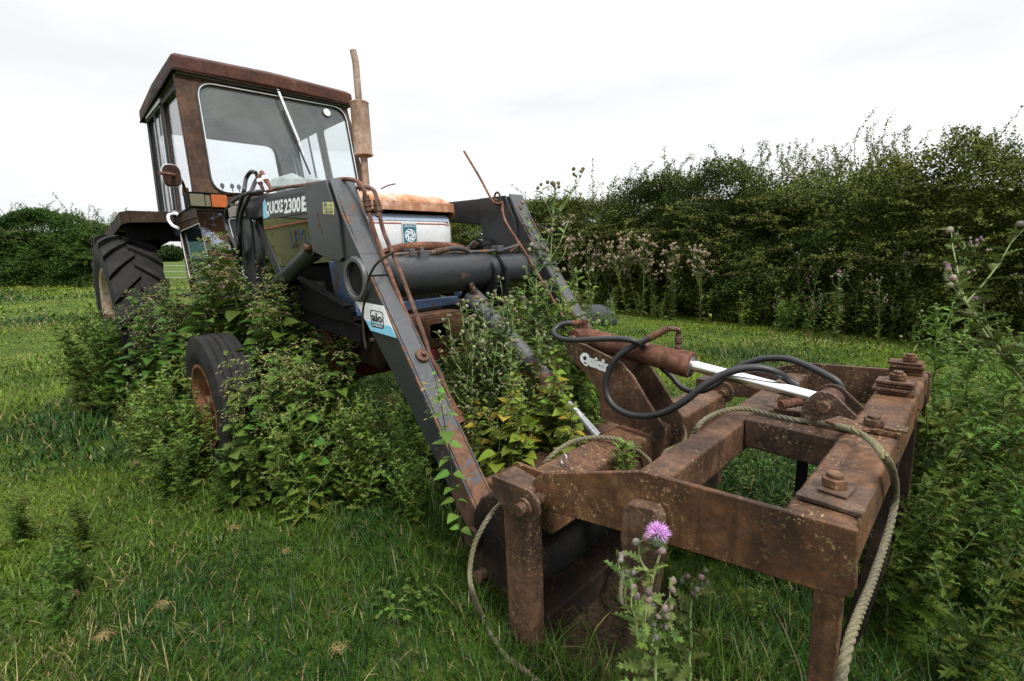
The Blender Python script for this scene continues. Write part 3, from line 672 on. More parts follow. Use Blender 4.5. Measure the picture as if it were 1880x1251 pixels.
# wiper
w0, w1, w2 = FQ(499, 150)+nF*.035, FQ(546, 262)+nF*.03, FQ(568, 322)+nF*.018
mb = MB(); mb.tube([w0-nF*.06, w0+nF*.01], .016, 12); mb.bar(w0, w1, .018, .010, nF); wp = part('wiper', mb, 'chrome_trim', bevel=.002)
mb = MB(); mb.bar(FQ(518, 205)+nF*.016, w2, .008, .014, nF); obj('wiper_blade', mb, 'rubber_seal', wp)
mb = MB(); mb.bar(w1-(w1-w0)*.05, FQ(556, 290)+nF*.022, .010, .008, nF); obj('wiper_link', mb, 'chrome_trim', wp)
# mirror
mc = U(316, 322, Y=-.80); mb = MB()
vs = [mc+Vector((.02*math.sin(a)*.3, .045*(abs(math.cos(a))**.7)*(1 if math.cos(a) > 0 else -1), .060*(abs(math.sin(a))**.7)*(1 if math.sin(a) > 0 else -1))) for a in np.linspace(0, 2*math.pi, 28, endpoint=False)]
mb.prism(vs, (-.02, 0, 0)); mir = part('mirror', mb, 'roof_rust', bevel=.006)
mb = MB(); mb.tube([v+Vector((-.022, 0, 0)) for v in vs], .005, 8, closed=True); obj('mirror_rim', mb, 'chrome_trim', mir)
mb = MB(); mb.tube(spline([U(292, 318, Y=-.90), mc+Vector((.02, 0, 0)), U(330, 328, Y=-.74), U(337, 340, Y=-.70), U(340, 356, Y=-.68)], 6), .009, 8); mb.cyl(U(340, 345, Y=-.68), U(341, 360, Y=-.68), .018, 10); obj('mirror_arm', mb, 'rust_pipe', mir)
# indicator box
mb = MB(); mb.box((1.26, -.705, 1.568), (1.37, -.44, 1.574)); mb.box((1.26, -.70, 1.485), (1.345, -.50, 1.566)); mb.box((1.24, -.712, 1.48), (1.35, -.704, 1.574)); lb = part('indicator_lamp', mb, 'black_metal', bevel=.002)
mb = MB(); mb.box((1.345, -.703, 1.487), (1.365, -.625, 1.564)); mb.box((1.345, -.622, 1.487), (1.36, -.592, 1.564)); obj('clear_lens', mb, 'lens_clear', lb, .005)
mb = MB(); mb.box((1.345, -.589, 1.487), (1.368, -.500, 1.564))
for k in range(1): mb.box((1.368, -.546, 1.487), (1.371, -.542, 1.564))
obj('orange_lens', mb, 'lens_orange', lb, .005)
# fenders
for sg in (-1, 1):
    y0, y1 = .60*sg, .945*sg; mb = MB()
    mb.prism([(.50, y0, 1.515), (.50, y1-.03*sg, 1.515), (.42, y1, 1.505), (-.55, y1, 1.42), (-.55, y0, 1.42)], (0, 0, .014))
    fd = part('fender', mb, 'cab_rust', bevel=.003)
    mb = MB(); mb.prism([(.503, y0, 1.53), (.503, y1-.035*sg, 1.53), (.46, y1-.004*sg, 1.525), (.46, y1-.004*sg, 1.435), (.503, y1-.035*sg, 1.445), (.503, y0, 1.455)][:0] or [(.503, y0, 1.53), (.503, y1-.035*sg, 1.53), (.503, y1-.035*sg, 1.445), (.503, y0, 1.455)], (.010, 0, 0))
    mb.prism([(.503, y1-.035*sg, 1.53), (.43, y1, 1.525), (.43, y1, 1.435), (.503, y1-.035*sg, 1.445)], (-.008, -.004*sg, 0))
    mb.prism([(.43, y1, 1.525), (-.55, y1, 1.44), (-.55, y1, 1.34), (.43, y1, 1.435)], (0, -.01*sg, 0))
    obj('fender_lip', mb, 'cab_rust', fd, .004)
    mb = MB(); mb.prism([(.49, y0, 1.50), (.49, y0, 1.36), (-.5, y0, 1.30), (-.5, y0, 1.40)], (0, .012*sg, 0)); mb.prism([(-.30, y0, 1.43), (-.30, y1-.02*sg, 1.43), (-.36, y1-.02*sg, 1.30), (-.36, y0, 1.28)], (-.01, 0, 0)); mb.prism([(.36, y0, 1.50), (.36, y1-.01*sg, 1.50), (.36, y1-.04*sg, 1.335), (.36, y0, 1.33)], (-.01, 0, 0)); obj('guard_and_dark_plate', mb, 'black_metal', fd)  # guard wall, plus black plates added for the shade under the fender

# ------------------------------------------------------------------ front loader (bolted to the tractor)
LZ = .09                                               # arm width
def arm(sg):
    yo = .56*sg; d = (0, -LZ*sg, 0)
    XZ = lambda pts, yy=None: [Vector((x, yo if yy is None else yy, z)) for x, z in pts]
    # boom: rear beam + knee + lower leg as welded plates
    beam = [(1.80, 1.485), (2.76, 1.452), (2.76, 1.30), (2.12, 1.365), (1.80, 1.375)]
    mb = MB(); mb.prism([(x, yo-.004*sg, z) for x, z in beam], (0, -(LZ-.008)*sg, 0)); a = part('loader_arm', mb, 'grey', bevel=.006)
    leg = [(2.735, 1.448), (2.955, 1.442), (3.035, 1.29), (3.145, 1.135), (3.25, .99), (3.36, .84), (3.46, .70), (3.55, .575), (3.66, .42), (3.76, .285), (3.83, .22), (3.82, .16), (3.76, .15), (3.68, .235), (3.58, .37), (3.41, .57), (3.21, .795), (3.06, .95), (2.92, 1.11), (2.80, 1.17)]
    mb = MB(); mb.prism(XZ(leg), d); lg = obj('lower_boom', mb, 'grey', a, .007)
    plate = [(2.72, 1.452), (2.935, 1.446), (3.010, 1.29), (3.015, 1.13), (2.99, 1.115), (2.86, 1.135), (2.74, 1.165), (2.725, 1.30)]
    for yy, dd in ((yo+.001*sg, .012*sg), (yo-LZ*sg-.001*sg, -.012*sg)):
        mb = MB(); mb.prism([(x, yy, z) for x, z in plate], (0, dd, 0)); obj('knee_plate', mb, 'grey', a, .003)
    # worn cap running down the front face
    capc = [(2.957, 1.448), (3.037, 1.292), (3.147, 1.137), (3.205, 1.055)]
    mb = MB()
    for (xa, za), (xb, zb) in zip(capc, capc[1:]):
        n = Vector((zb-za, 0, -(xb-xa))); n = Vector((-(zb-za), 0, xb-xa)).normalized()
        mb.prism([Vector((xa, yo+.008*sg, za)), Vector((xa, yo-(LZ+.008)*sg, za)), Vector((xb, yo-(LZ+.008)*sg, zb)), Vector((xb, yo+.008*sg, zb))], n*.009)
    obj('front_cap', mb, 'grey_edge', a, .002)
    lowc = [(3.205, 1.052), (3.25, .99), (3.36, .84), (3.46, .70), (3.55, .575), (3.66, .42), (3.76, .285)]
    mb = MB()
    for (xa, za), (xb, zb) in zip(lowc, lowc[1:]):
        n = Vector((-(zb-za), 0, xb-xa)).normalized()
        mb.prism([Vector((xa, yo-.012*sg, za)), Vector((xa, yo-(LZ-.012)*sg, za)), Vector((xb, yo-(LZ-.012)*sg, zb)), Vector((xb, yo-.012*sg, zb))], n*.004)
    obj('wear_strip', mb, 'grey_edge', a)
    mb = MB()
    for (xa, za), (xb, zb) in zip([(2.957, 1.445)]+lowc, lowc):
        for yy in (yo-.004*sg, yo-(LZ-.004)*sg): mb.bar((xa, yy, za), (xb, yy, zb), .007, .007, (0, 1, 0))
    obj('edge_weld', mb, 'edge', a)
    # torque tube socket
    mb = MB(); mb.lathe([(-.014, .066), (-.020, .070), (-.020, .084), (-.010, .090), (.01, .090), (.01, .062), (-.014, .062)], (3.11, yo, 1.045), (0, -sg, 0), 36)
    mb.v = [(x, y if True else y, z) for x, y, z in mb.v]; obj('tube_socket', mb, 'grey_edge', a)
    mb = MB(); mb.cyl((3.11, yo+.004*sg, 1.045), (3.11, yo+.006*sg, 1.045), .064, 32); obj('socket_dark_disc', mb, 'black_metal', a)  # solid black disc painting the dark of the open tube end
    # pins
    mb = MB(); mb.cyl((3.77, yo+.03*sg, .205), (3.77, yo-.12*sg, .205), .022, 14); mb.cyl((3.77, yo+.035*sg, .205), (3.77, yo+.018*sg, .205), .034, 14); obj('pivot_pin', mb, 'rust', a)
    for x_, z_, r_ in ((2.66, 1.185, .018), (1.84, 1.43, .025)):
        mb = MB(); mb.cyl((x_, yo+.02*sg, z_), (x_, yo-.11*sg, z_), r_, 14); obj('pivot_pin', mb, 'rust', a)
    # lift cylinder
    mb = MB(); a0, a1 = Vector((2.66, yo-.045*sg, 1.185)), Vector((1.96, yo-.045*sg, .955))
    mb.cyl(a0.lerp(a1, .06), a1, .040, 24); mb.cyl(a0.lerp(a1, .02), a0.lerp(a1, .1), .046, 24); cy_ = part('lift_cylinder', mb, 'grey')
    mb = MB(); mb.tube([a0+Vector((.0, -.03, 0)), a0+Vector((0, .03, 0))], .036, 16); obj('cylinder_eye', mb, 'grey', cy_)
    # mounting tower down to the chassis
    ym = yo-.045*sg
    mb = MB(); mb.prism([(x, ym-.035, z) for x, z in [(1.78, 1.49), (1.90, 1.49), (1.90, 1.33), (1.84, 1.0), (1.90, .60), (1.72, .60), (1.72, .95), (1.76, 1.33)]], (0, .012, 0)); mb.prism([(x, ym+.025, z) for x, z in [(1.78, 1.49), (1.90, 1.49), (1.90, 1.33), (1.84, 1.0), (1.90, .60), (1.72, .60), (1.72, .95), (1.76, 1.33)]], (0, .012, 0))
    mb.bar((1.90, ym, 1.36), (2.22, ym, .98), .012, .075, (1, 0, 0));     tw = part('loader_tower', mb, 'grey', bevel=.004)
    mb = MB(); mb.prism([(x, yo-.10*sg, z) for x, z in [(1.95, 1.09), (2.30, 1.02), (2.55, .98), (2.80, .90), (2.82, .83), (2.60, .84), (2.2, .88), (1.95, .95)]], (0, -.012*sg, 0)); mb.bar((1.95, yo-.105*sg, 1.09), (2.32, yo-.105*sg, 1.022), .05, .01); mb.bar((2.32, yo-.105*sg, 1.022), (2.80, yo-.105*sg, .91), .05, .01)
    mb.prism([(x, yo-.12*sg, z) for x, z in [(2.10, .88), (2.85, .82), (2.85, .74), (2.05, .80)]], (0, -.03*sg, 0))
    obj('chassis_rail', mb, 'black_metal', tw, .003)
    return a
armR = arm(-1); armL = arm(1)
# decals and lettering on the near arm
yd = -.574
q = [U(x, y, Y=-.5605) for x, y in ((484, 404), (567, 391), (565, 350), (482, 368))]
mb = MB(); mb.prism(q, (0, -.0015, 0)); dcl = obj('model_decal', mb, 'decal_black', armR)
lq = [U(x, y, Y=-.562) for x, y in ((489, 399), (520, 394), (520, 366), (489, 371))]
textmesh('QUICKE', lq, YN, .001, 'decal_lettering', 'decal_white', dcl, shear=.0, bold=.035)
lq = [U(x, y, Y=-.562) for x, y in ((522, 393), (552, 389), (552, 361), (522, 366))]
textmesh('2300', lq, YN, .001, 'decal_lettering', 'decal_white', dcl, bold=.035)
lq = [U(x, y, Y=-.562) for x, y in ((554, 389), (564, 388), (563, 359), (554, 361))]
textmesh('E', lq, YN, .001, 'decal_lettering', 'decal_white', dcl, bold=.05)
lq = [U(x, y, Y=-.562) for x, y in ((483, 402), (490, 401), (487, 369), (483, 370))]
mb = MB(); mb.prism([U(x, y, Y=-.562) for x, y in ((484, 402), (492, 400), (490, 392), (487, 366), (483, 372))], (0, -.0012, 0)); obj('decal_mark', mb, 'decal_cyan', dcl)
q = [U(x, y, Y=-.5745) for x, y in ((594, 393), (614, 394), (612, 371), (593, 372))]
mb = MB(); mb.prism(q, (0, -.0015, 0)); st = obj('service_label', mb, 'decal_yellow', armR)
mb = MB(); mb.prism([U(x, y, Y=-.577) for x, y in ((595, 379), (599, 379), (599, 373), (595, 373))], (0, -.001, 0))
for j, yy in enumerate((376, 383, 387, 390)): mb.prism([U(x, y, Y=-.577) for x, y in ((601 if j < 1 else 596, yy+1), (611, yy+1), (611, yy), (601 if j < 1 else 596, yy))], (0, -.001, 0))
obj('label_print', mb, 'decal_green', st)
q = [U(x, y, Y=-.5605) for x, y in ((653, 553), (704, 562), (728, 621), (681, 607))]
mb = MB(); mb.prism(q, (0, -.0015, 0)); ad = obj('maker_decal', mb, 'decal_white', armR)
mb = MB(); mb.prism([U(x, y, Y=-.5622) for x, y in ((671.5, 588), (719, 600), (728, 621), (681, 607))], (0, -.001, 0)); obj('decal_band', mb, 'decal_cyan', ad)
def lmap(u, v, off=-.5635):                       # unit square of the maker's logo
    ax, ay = 679+(703-679)*u, 568+(573.5-568)*u; bx_, by_ = 682+(705-682)*u, 600+(605-600)*u
    return U(ax+(bx_-ax)*(1-v), ay+(by_-ay)*(1-v), Y=off)
def lshape(mb, outer, w=.05):
    n = len(outer); c = np.mean(outer, 0); inn = [tuple(np.array(p)+(c-np.array(p))*w/ max(1e-6, np.linalg.norm(c-np.array(p)))*1.2) for p in outer]
    vs = [lmap(*p) for p in outer]+[lmap(*p) for p in inn]; mb.add(vs, [(i, (i+1) % n, n+(i+1) % n, n+i) for i in range(n)])
def rrect(x0, y0, x1, y1, r, k=4):
    o_ = []
    for cx, cy, a in ((x1-r, y1-r, 0), (x0+r, y1-r, 90), (x0+r, y0+r, 180), (x1-r, y0+r, 270)):
        for j in range(k+1): t = R(a+90*j/k); o_.append((cx+r*math.cos(t), cy+r*math.sin(t)))
    return o_
mb = MB(); lshape(mb, rrect(0, 0, 1, 1, .15), .055)
rr_ = rrect(.05, .03, .95, .24, .1); mb.add([lmap(*p, off=-.5634) for p in rr_], [tuple(range(len(rr_)))])
obj('logo_frame', mb, 'decal_black', ad)
textmesh('alo', [lmap(.10, .33), lmap(.90, .33), lmap(.90, .86), lmap(.10, .86)], YN, .0005, 'logo_lettering', 'decal_black', ad, bold=.03)
textmesh('SWEDEN', [lmap(.12, .075), lmap(.88, .075), lmap(.88, .20), lmap(.12, .20)], YN, .001, 'logo_lettering', 'decal_white', ad, bold=.02)
# torque tube and cross members
mb = MB(); mb.tube([(3.11, -.47, 1.045), (3.11, .10, 1.045), (3.11, .118, 1.045)], [.090, .090, .078], 40); mb.tube([(3.11, .11, 1.045), (3.11, .47, 1.045)], .078, 40)
tt = part('torque_tube', mb, 'grey')
for yy in (.085, .16):
    mb = MB(); mb.prism([(3.02, yy, 1.10), (3.16, yy, 1.12), (3.215, yy, 1.06), (3.225, yy, .98), (3.20, yy, .90), (3.15, yy, .85), (3.09, yy, .84), (3.04, yy, .92)], (0, .016, 0)); obj('tube_bracket', mb, 'black_metal', tt, .004)
mb = MB(); mb.box((3.70, -.47, .27), (3.78, .47, .35)); part('cross_member', mb, 'rust', bevel=.01)
# crowd cylinders to the headstock
for yy in (.0,):
    a0, a1 = Vector((3.14, yy, .93)), Vector((3.86, yy, .40))
    mb = MB(); mb.cyl(a0, a0.lerp(a1, .10), .045, 20, .05); mb.cyl(a0.lerp(a1, .1), a0.lerp(a1, .70), .040, 20); mb.cyl(a0.lerp(a1, .67), a0.lerp(a1, .73), .045, 20)
    cc = part('crowd_cylinder', mb, 'grey_edge')
    mb = MB(); mb.cyl(a0.lerp(a1, .6), a1, .017, 14); obj('piston_rod', mb, 'chrome_dull', cc)
# bull bar hoop in front of the nose
mb = MB(); mb.tube(spline([(2.86, -.36, 1.05), (2.86, -.33, 1.10), (2.86, -.25, 1.155), (2.86, -.1, 1.175), (2.86, .1, 1.17), (2.86, .20, 1.15), (2.86, .29, 1.09), (2.86, .31, 1.03)], 6), .024, 16); part('guard_hoop', mb, 'rust_red')
# hydraulic pipes
def pipe(name, pts, r, mat='rust_pipe', parent=None, n=10, per=8): 
    mb = MB(); mb.tube(spline(pts, per), r, n); return part(name, mb, mat, parent)
def collar(mb, p, q, r):
    p, q = Vector(p), Vector(q)
    for t0, t1, k in ((0, .28, 1.0), (.28, .36, 1.25), (.36, .62, 1.12), (.62, .70, 1.3), (.70, 1, 1.0)): mb.cyl(p.lerp(q, t0), p.lerp(q, t1), r*k, 8)
F = lambda x, y, Y: U(x, y, Y=Y)
Pn = lambda x, y, off=0.0: U(x, y, Y=-.50+off)
p1 = pipe('hydraulic_pipe', [F(612, 332, -.52), F(632, 329, -.51), F(655, 333, -.50), F(667, 346, -.50), F(671, 366, -.50), F(677, 390, -.495), F(692, 440, -.49), F(727, 530, -.48), F(760, 610, -.475), F(777, 652, -.462), F(792, 680, -.45), F(808, 710, -.44), F(824, 744, -.435)], .0085)
p2 = pipe('hydraulic_pipe', [F(655, 345, -.46), F(672, 344, -.455), F(686, 350, -.45), F(692, 368, -.45), F(697, 395, -.45), F(706, 430, -.45), F(735, 500, -.455), F(765, 580, -.455), F(781, 625, -.45), F(790, 655, -.44), F(808, 688, -.425), F(832, 748, -.42)], .0085)
mb = MB(); collar(mb, F(671, 360, -.50), F(677, 388, -.495), .014); collar(mb, F(691, 368, -.45), F(696, 398, -.45), .014); obj('pipe_fitting', mb, 'rust', p1)
mb = MB(); mb.cyl(F(822, 738, -.43), F(833, 759, -.43), .024, 10); mb.cyl(F(833, 759, -.43), F(843, 780, -.43), .028, 16); mb.cyl(F(836, 764, -.43), F(838, 768, -.43), .031, 16); obj('coupling', mb, 'rust_red', p1)
pipe('hydraulic_pipe', [F(655, 395, -.47), F(668, 418, -.465), F(690, 460, -.46), F(705, 480, -.45), F(722, 482, -.42)], .0085)
# clamp on arm
k0 = F(765, 660, -.50); mb = MB(); mb.box((k0.x-.03, -.53, k0.z-.035), (k0.x+.03, -.47, k0.z+.012)); mb.cyl(k0+Vector((.028, 0, .01)), k0+Vector((.045, 0, .024)), .027, 16); mb.cyl(k0+Vector((.045, 0, .024)), k0+Vector((.055, 0, .034)), .011, 6); part('pipe_clamp', mb, 'rust', bevel=.003)
# pipes along the torque tube
XT = 3.135
G_ = lambda x, y, X=XT: U(x, y, X=X)
pa = pipe('hydraulic_pipe', [G_(722, 480), G_(750, 478), G_(800, 472), G_(828, 471), G_(842, 478), G_(855, 498), G_(866, 520, 3.17), G_(872, 536, 3.19)], .0075, 'edge')
mb = MB(); collar(mb, G_(859, 512, 3.17), G_(874, 543, 3.19), .013); obj('pipe_fitting', mb, 'rust', pa)
pipe('hose', [G_(873, 540, 3.19), G_(880, 553, 3.2), G_(885, 570, 3.2), G_(888, 590, 3.2)], .011, 'hose')
pb = pipe('hydraulic_pipe', [G_(722, 474), G_(760, 471), G_(800, 464), G_(815, 460)], .0085, 'edge')
mb = MB(); collar(mb, G_(790, 465), G_(823, 458), .012); obj('pipe_fitting', mb, 'rust', pb)
pipe('hose', [G_(822, 458), G_(838, 457), G_(855, 461), G_(868, 474), G_(873, 492), G_(872, 512)], .012, 'hose')
pc = pipe('hydraulic_pipe', [G_(722, 468), G_(790, 463), G_(860, 463), G_(920, 459), G_(952, 450)], .0075, 'edge')
pipe('hydraulic_pipe', [G_(936, 462), G_(945, 456), G_(950, 452)], .006)
mb = MB(); kk = G_(772, 470); mb.box((3.10, kk.y-.022, kk.z-.03), (3.17, kk.y+.022, kk.z+.022)); mb.cyl((3.15, kk.y, kk.z+.02), (3.15, kk.y, kk.z+.035), .010, 6); mb.box((3.10, kk.y-.06, kk.z), (3.15, kk.y-.035, kk.z+.03)); part('pipe_bracket', mb, 'grey_edge', bevel=.003); mb = MB(); kk = G_(913, 457); mb.box((3.11, kk.y-.02, kk.z-.015), (3.16, kk.y+.02, kk.z+.015)); part('pipe_bracket', mb, 'grey_edge', bevel=.003)
mb = MB(); mb.cyl((2.86, .34, 1.10), (2.80, .44, 1.17), .028, 16); mb.cyl((2.81, .42, 1.155), (2.78, .46, 1.19), .036, 16); part('hose_reel_boss', mb, 'black_metal')
# hoses at the back of the near beam
Hh = lambda x, y, Y=-.60: U(x, y, Y=Y)
h1 = pipe('hose', [Hh(482, 352, -.54), Hh(460, 354), Hh(440, 362), Hh(424, 374), Hh(415, 390), Hh(415, 412), Hh(422, 432), Hh(432, 450), Hh(436, 470), Hh(438, 500, -.55)], .0105, 'hose')
h2 = pipe('hose', [Hh(470, 318, -.54), Hh(461, 316, -.55), Hh(452, 328, -.56), Hh(448, 350), Hh(440, 380), Hh(436, 405), Hh(436, 430), Hh(438, 455), Hh(440, 490, -.55)], .0105, 'hose')
pipe('hose', [Hh(477, 322, -.50), Hh(468, 336, -.54), Hh(458, 360), Hh(446, 385), Hh(441, 410), Hh(440, 440), Hh(443, 480, -.55)], .0105, 'hose')
pipe('hydraulic_pipe', [F(490, 352, -.53), F(520, 345, -.52), F(560, 340, -.52), F(612, 332, -.52)], .0085)
for bx0, tx0 in (((484, 352), (472, 322)), ((499, 350), (480, 316))):
    a_, b_ = F(*bx0, -.52), F(*tx0, -.53)
    mb = MB(); mb.cyl(a_, a_.lerp(b_, .5), .0095, 12); mb.cyl(a_.lerp(b_, .45), a_.lerp(b_, .85), .013, 8); mb.cyl(a_.lerp(b_, .85), b_, .011, 12); pf = part('pipe_elbow', mb, 'rust_pipe')
    mb = MB(); mb.cyl(a_.lerp(b_, .55), a_.lerp(b_, .72), .0145, 12); obj('tape_band', mb, 'decal_white', pf)
mb = MB(); mb.box((1.78, -.62, 1.385), (1.88, -.56, 1.44)); mb.cyl(U(428, 378, Y=-.6), U(440, 375, Y=-.55), .02, 8); part('hose_bracket', mb, 'steel', bevel=.004)
# long bent rod hooked to the far arm
rd = [F(852, 278, .40), F(880, 325, .40), F(903, 367, .40), F(914, 374, .41), F(922, 372, .43), F(923, 388, .42), F(931, 412, .41), F(965, 465, .38), F(1000, 525, .36), F(1030, 575, .34), F(1048, 606, .33)]
mb = MB(); mb.tube(spline(rd, 5), .0065, 8); lr = part('level_indicator_rod', mb, 'rust_pipe')
mb = MB(); c0 = F(913, 365, .44); mb.tube([c0+Vector((.024*math.cos(a), 0, .034*math.sin(a))) for a in np.linspace(0, 6.28, 17)[:-1]], .006, 8, closed=True); mb.tube([c0+Vector((0, -.03, -.01)), c0+Vector((.02, .06, -.03))], .012, 8); obj('guide_loop', mb, 'rust', lr)
# small rods on the bonnet, aerial
pipe('bonnet_catch', [U(700, 347, Y=.1), U(712, 341, Y=.12), U(726, 338, Y=.14)], .004, 'rust_pipe')

# knotted cord round the near arm: a thing of its own
def local_rope(name, pts, rad, mat, label, cat, group=None):
    o_ = obj(name, rope_mb([WL(p) for p in pts], rad), mat); return tag(o_, label, cat, group)
cd = [F(672, 640, -.60), F(668, 618, -.585), F(666, 590, -.58), F(667, 565, -.58), F(673, 540, -.585), F(676, 515, -.585), F(686, 492, -.582), F(699, 478, -.565), F(712, 470, -.50), F(722, 464, -.46), F(714, 462, -.44), F(700, 470, -.43)]
local_rope('cord', cd, .0045, 'cord', 'thin black cord knotted round the near loader arm and its pipes', 'cord')
# ------------------------------------------------------------------ grab attachment (lies pinned to the loader's end; a thing of its own)
GB = empty('loader_grab', 'rusty steel grab frame with hydraulic cylinder lying on the grass in front of the loader', 'loader attachment')
GB.matrix_world = TM
def gpart(name, mb, mat='rust', parent=None, bevel=.004, **k): return obj(name, mb, mat, parent or GB, bevel, **k)
# headstock: two posts, top beam, lower beam
hs = None
for sg in (-1, 1):
    y0, y1 = (-.665, -.600) if sg < 0 else (.615, .680)
    mb = MB(); mb.prism([(4.005, y0, -.12), (4.095, y0, -.12), (4.100, y0, .505), (4.0, y0, .52)], (0, y1-y0, 0)); ps = gpart('headstock_post', mb, bevel=.014, seg=3)
    mb = MB(); mb.prism([(3.996, y0-.006, .425), (4.106, y0-.006, .425), (4.106, y0-.006, .515), (3.990, y0-.006, .532)], (0, (y1-y0)+.012, 0)); obj('post_cap', mb, 'rust', ps, .014, 3)
    # pivot lugs and pin
    for yy in ((y0-.012, y1+.012) if sg < 0 else (y0-.014, y1+.012)):
        mb = MB(); vs = [(3.99, yy, .53)]+[(4.115+.046*math.cos(a), yy, .487+.046*math.sin(a)) for a in np.linspace(R(80), R(-120), 12)]+[(4.06, yy, .44), (3.99, yy, .47)]
        mb.prism(vs, (0, .014 if yy > y0 else -.010, 0)); obj('pivot_lug', mb, 'rust', ps, .003)
    mb = MB(); mb.cyl((4.118, y0-.055, .487), (4.118, y1+.06, .487), .0165, 18); mb.cyl((4.118, y0-.034, .487), (4.118, y0-.026, .487), .024, 18); obj('pivot_pin', mb, 'rust', ps, .003)
mb = MB(); mb.prism([(4.0, -.60, .38), (4.125, -.60, .36), (4.125, -.60, .485), (4.0, -.60, .50)], (0, 1.215, 0)); tb = gpart('headstock_top_beam', mb, bevel=.012, seg=3)
mb = MB(); ec = Vector((4.055, -.455, .503)); mb.tube([ec+Vector((.010*math.cos(a), .004*math.sin(a), .012+.014*math.sin(a))) for a in np.linspace(0, 6.28, 15)[:-1]], .0028, 6, closed=True); obj('lifting_eye', mb, 'steel', tb)
mb = MB(); mb.prism([(4.0, -.60, -.02), (4.10, -.60, -.02), (4.10, -.60, .10), (4.0, -.60, .10)], (0, 1.215, 0)); gpart('headstock_lower_beam', mb, 'rust_dark', bevel=.008)  # darker rust here puts the shade of the hollow into the colour
for yy in (-.57, .47):                                    # loader end brackets
    mb = MB(); mb.prism([(x, yy, z) for x, z in [(3.76, .28), (3.80, .35), (3.90, .40), (4.0, .44), (4.0, .02), (3.86, .0), (3.74, .10)]], (0, .10, 0)); hb_ = gpart('hitch_bracket', mb, 'rust_dark', bevel=.006)
    mb = MB(); mb.cyl((3.80, yy-.03, .08), (3.80, yy+.13, .08), .020, 14); obj('hitch_pin', mb, 'rust', hb_)
mb = MB(); mb.prism([(3.985, -.60, .40), (3.999, -.60, .40), (3.999, -.60, .0), (3.985, -.60, .0)], (0, 1.2, 0)); gpart('dark_hollow_sheet', mb, 'black_metal', bevel=.002)  # black sheet added to stand for the shade inside the headstock
# tall bracket of two plates carrying the cylinder base
near = [(3.745, .765), (3.77, .785), (3.84, .775), (4.00, .725), (4.045, .685), (4.10, .61), (4.165, .525), (4.165, .45), (4.12, .36), (4.04, .37), (4.03, .49), (3.915, .50), (3.905, .60), (3.85, .66), (3.765, .72)]
for yy, mt in ((-.056, 'rust'), (.082, 'rust_dark')):
    mb = MB(); mb.prism([(x, yy, z) for x, z in near], (0, .013, 0)); bp = gpart('cylinder_bracket', mb, 'rust', bevel=.002)
    if yy < 0:
        # remains of white lettering
        lp_ = [U(x, y, Y=-.0565) for x, y in ((1062, 667), (1117, 690), (1120, 664), (1068, 645))]
        textmesh('Quick', lp_, YN, .0008, 'worn_lettering', 'decal_white', bp, bold=.09)
mb = MB(); mb.prism([(3.76, -.042, .765), (3.83, -.042, .765), (3.83, -.042, .780), (3.76, -.042, .780)], (0, .124, 0)); gpart('bracket_web', mb, 'rust', bevel=.002); mb = MB(); mb.box((3.90, -.043, .50), (3.93, .082, .62)); gpart('bracket_web', mb, 'rust', bevel=.002)
# cylinder
c0, c1, c2 = Vector((3.775, .02, .735)), Vector((4.215, .02, .730)), Vector((4.60, .02, .690))
c2 = U(1522, 737, Y=.02); c1 = U(1270, 671, Y=.02); c0 = c1+(c1-c2).normalized()*.46
mb = MB(); ax = (c1-c0).normalized(); mb.lathe([(0, .01), (0, .036), (.01, .039), (.385, .039), (.388, .0445), (.455, .0445), (.460, .041), (.462, .023)], c0, ax, 36); cyl_ = gpart('hydraulic_cylinder', mb, 'rust_red', bevel=0)
mb = MB(); mb.cyl(c1, c2-ax*.02, .0185, 28); obj('piston_rod', mb, 'chrome', cyl_)
mb = MB(); mb.lathe([(.456, .020), (.456, .030), (.463, .030), (.463, .0195)], c0, ax, 28); obj('gland_seal', mb, 'steel', cyl_)
mb = MB(); mb.tube([c2+Vector((0, -.024, 0)), c2+Vector((0, .024, 0))], .034, 24); obj('cylinder_eye', mb, 'rust_red', cyl_, .002); mb = MB(); mb.tube([c0+Vector((0, -.04, 0)), c0+Vector((0, .04, 0))], .032, 24); obj('cylinder_eye', mb, 'rust_red', cyl_, .002)
mb = MB(); mb.cyl(c0+Vector((0, -.075, -.005)), c0+Vector((0, .11, -.005)), .015, 14); obj('base_pin', mb, 'rust', cyl_)
# fittings and hoses
f0 = U(1074, 614, Y=.02)
mb = MB(); mb.lathe([(-.025, .018), (.0, .018), (.001, .014), (.012, .014), (.013, .010), (.022, .013), (.034, .013), (.036, .009), (.040, .010)], f0, (0, 0, 1), 8); mb.lathe([(-.014, .004), (-.010, .011), (0, .013), (.010, .011), (.014, .004)], f0+Vector((0, 0, .046)), (0, 0, 1), 12)
fa = gpart('hose_fitting', mb, 'rust_red', bevel=.001)
e0 = f0+Vector((0, 0, .046)); e1 = U(1051, 594, Y=-.005); mb = MB(); mb.cyl(e0, e0.lerp(e1, .45), .0095, 10); mb.cyl(e0.lerp(e1, .4), e1, .0125, 14); obj('hose_ferrule', mb, 'rust_red', fa)
f1 = U(1245, 645, Y=.02)
mb = MB(); mb.lathe([(-.012, .013), (.018, .013), (.020, .010), (.028, .0095), (.030, .013), (.048, .0125), (.050, .009), (.062, .0085)], f1, (0, 0, 1), 8); fb = gpart('hose_fitting', mb, 'rust', bevel=.001)
tp = f1+Vector((0, 0, .062)); g1, g2, g3, g4 = U(1236, 604, Y=.01), U(1226, 603, Y=.0), U(1212, 611, Y=-.01), U(1192, 621, Y=-.025)
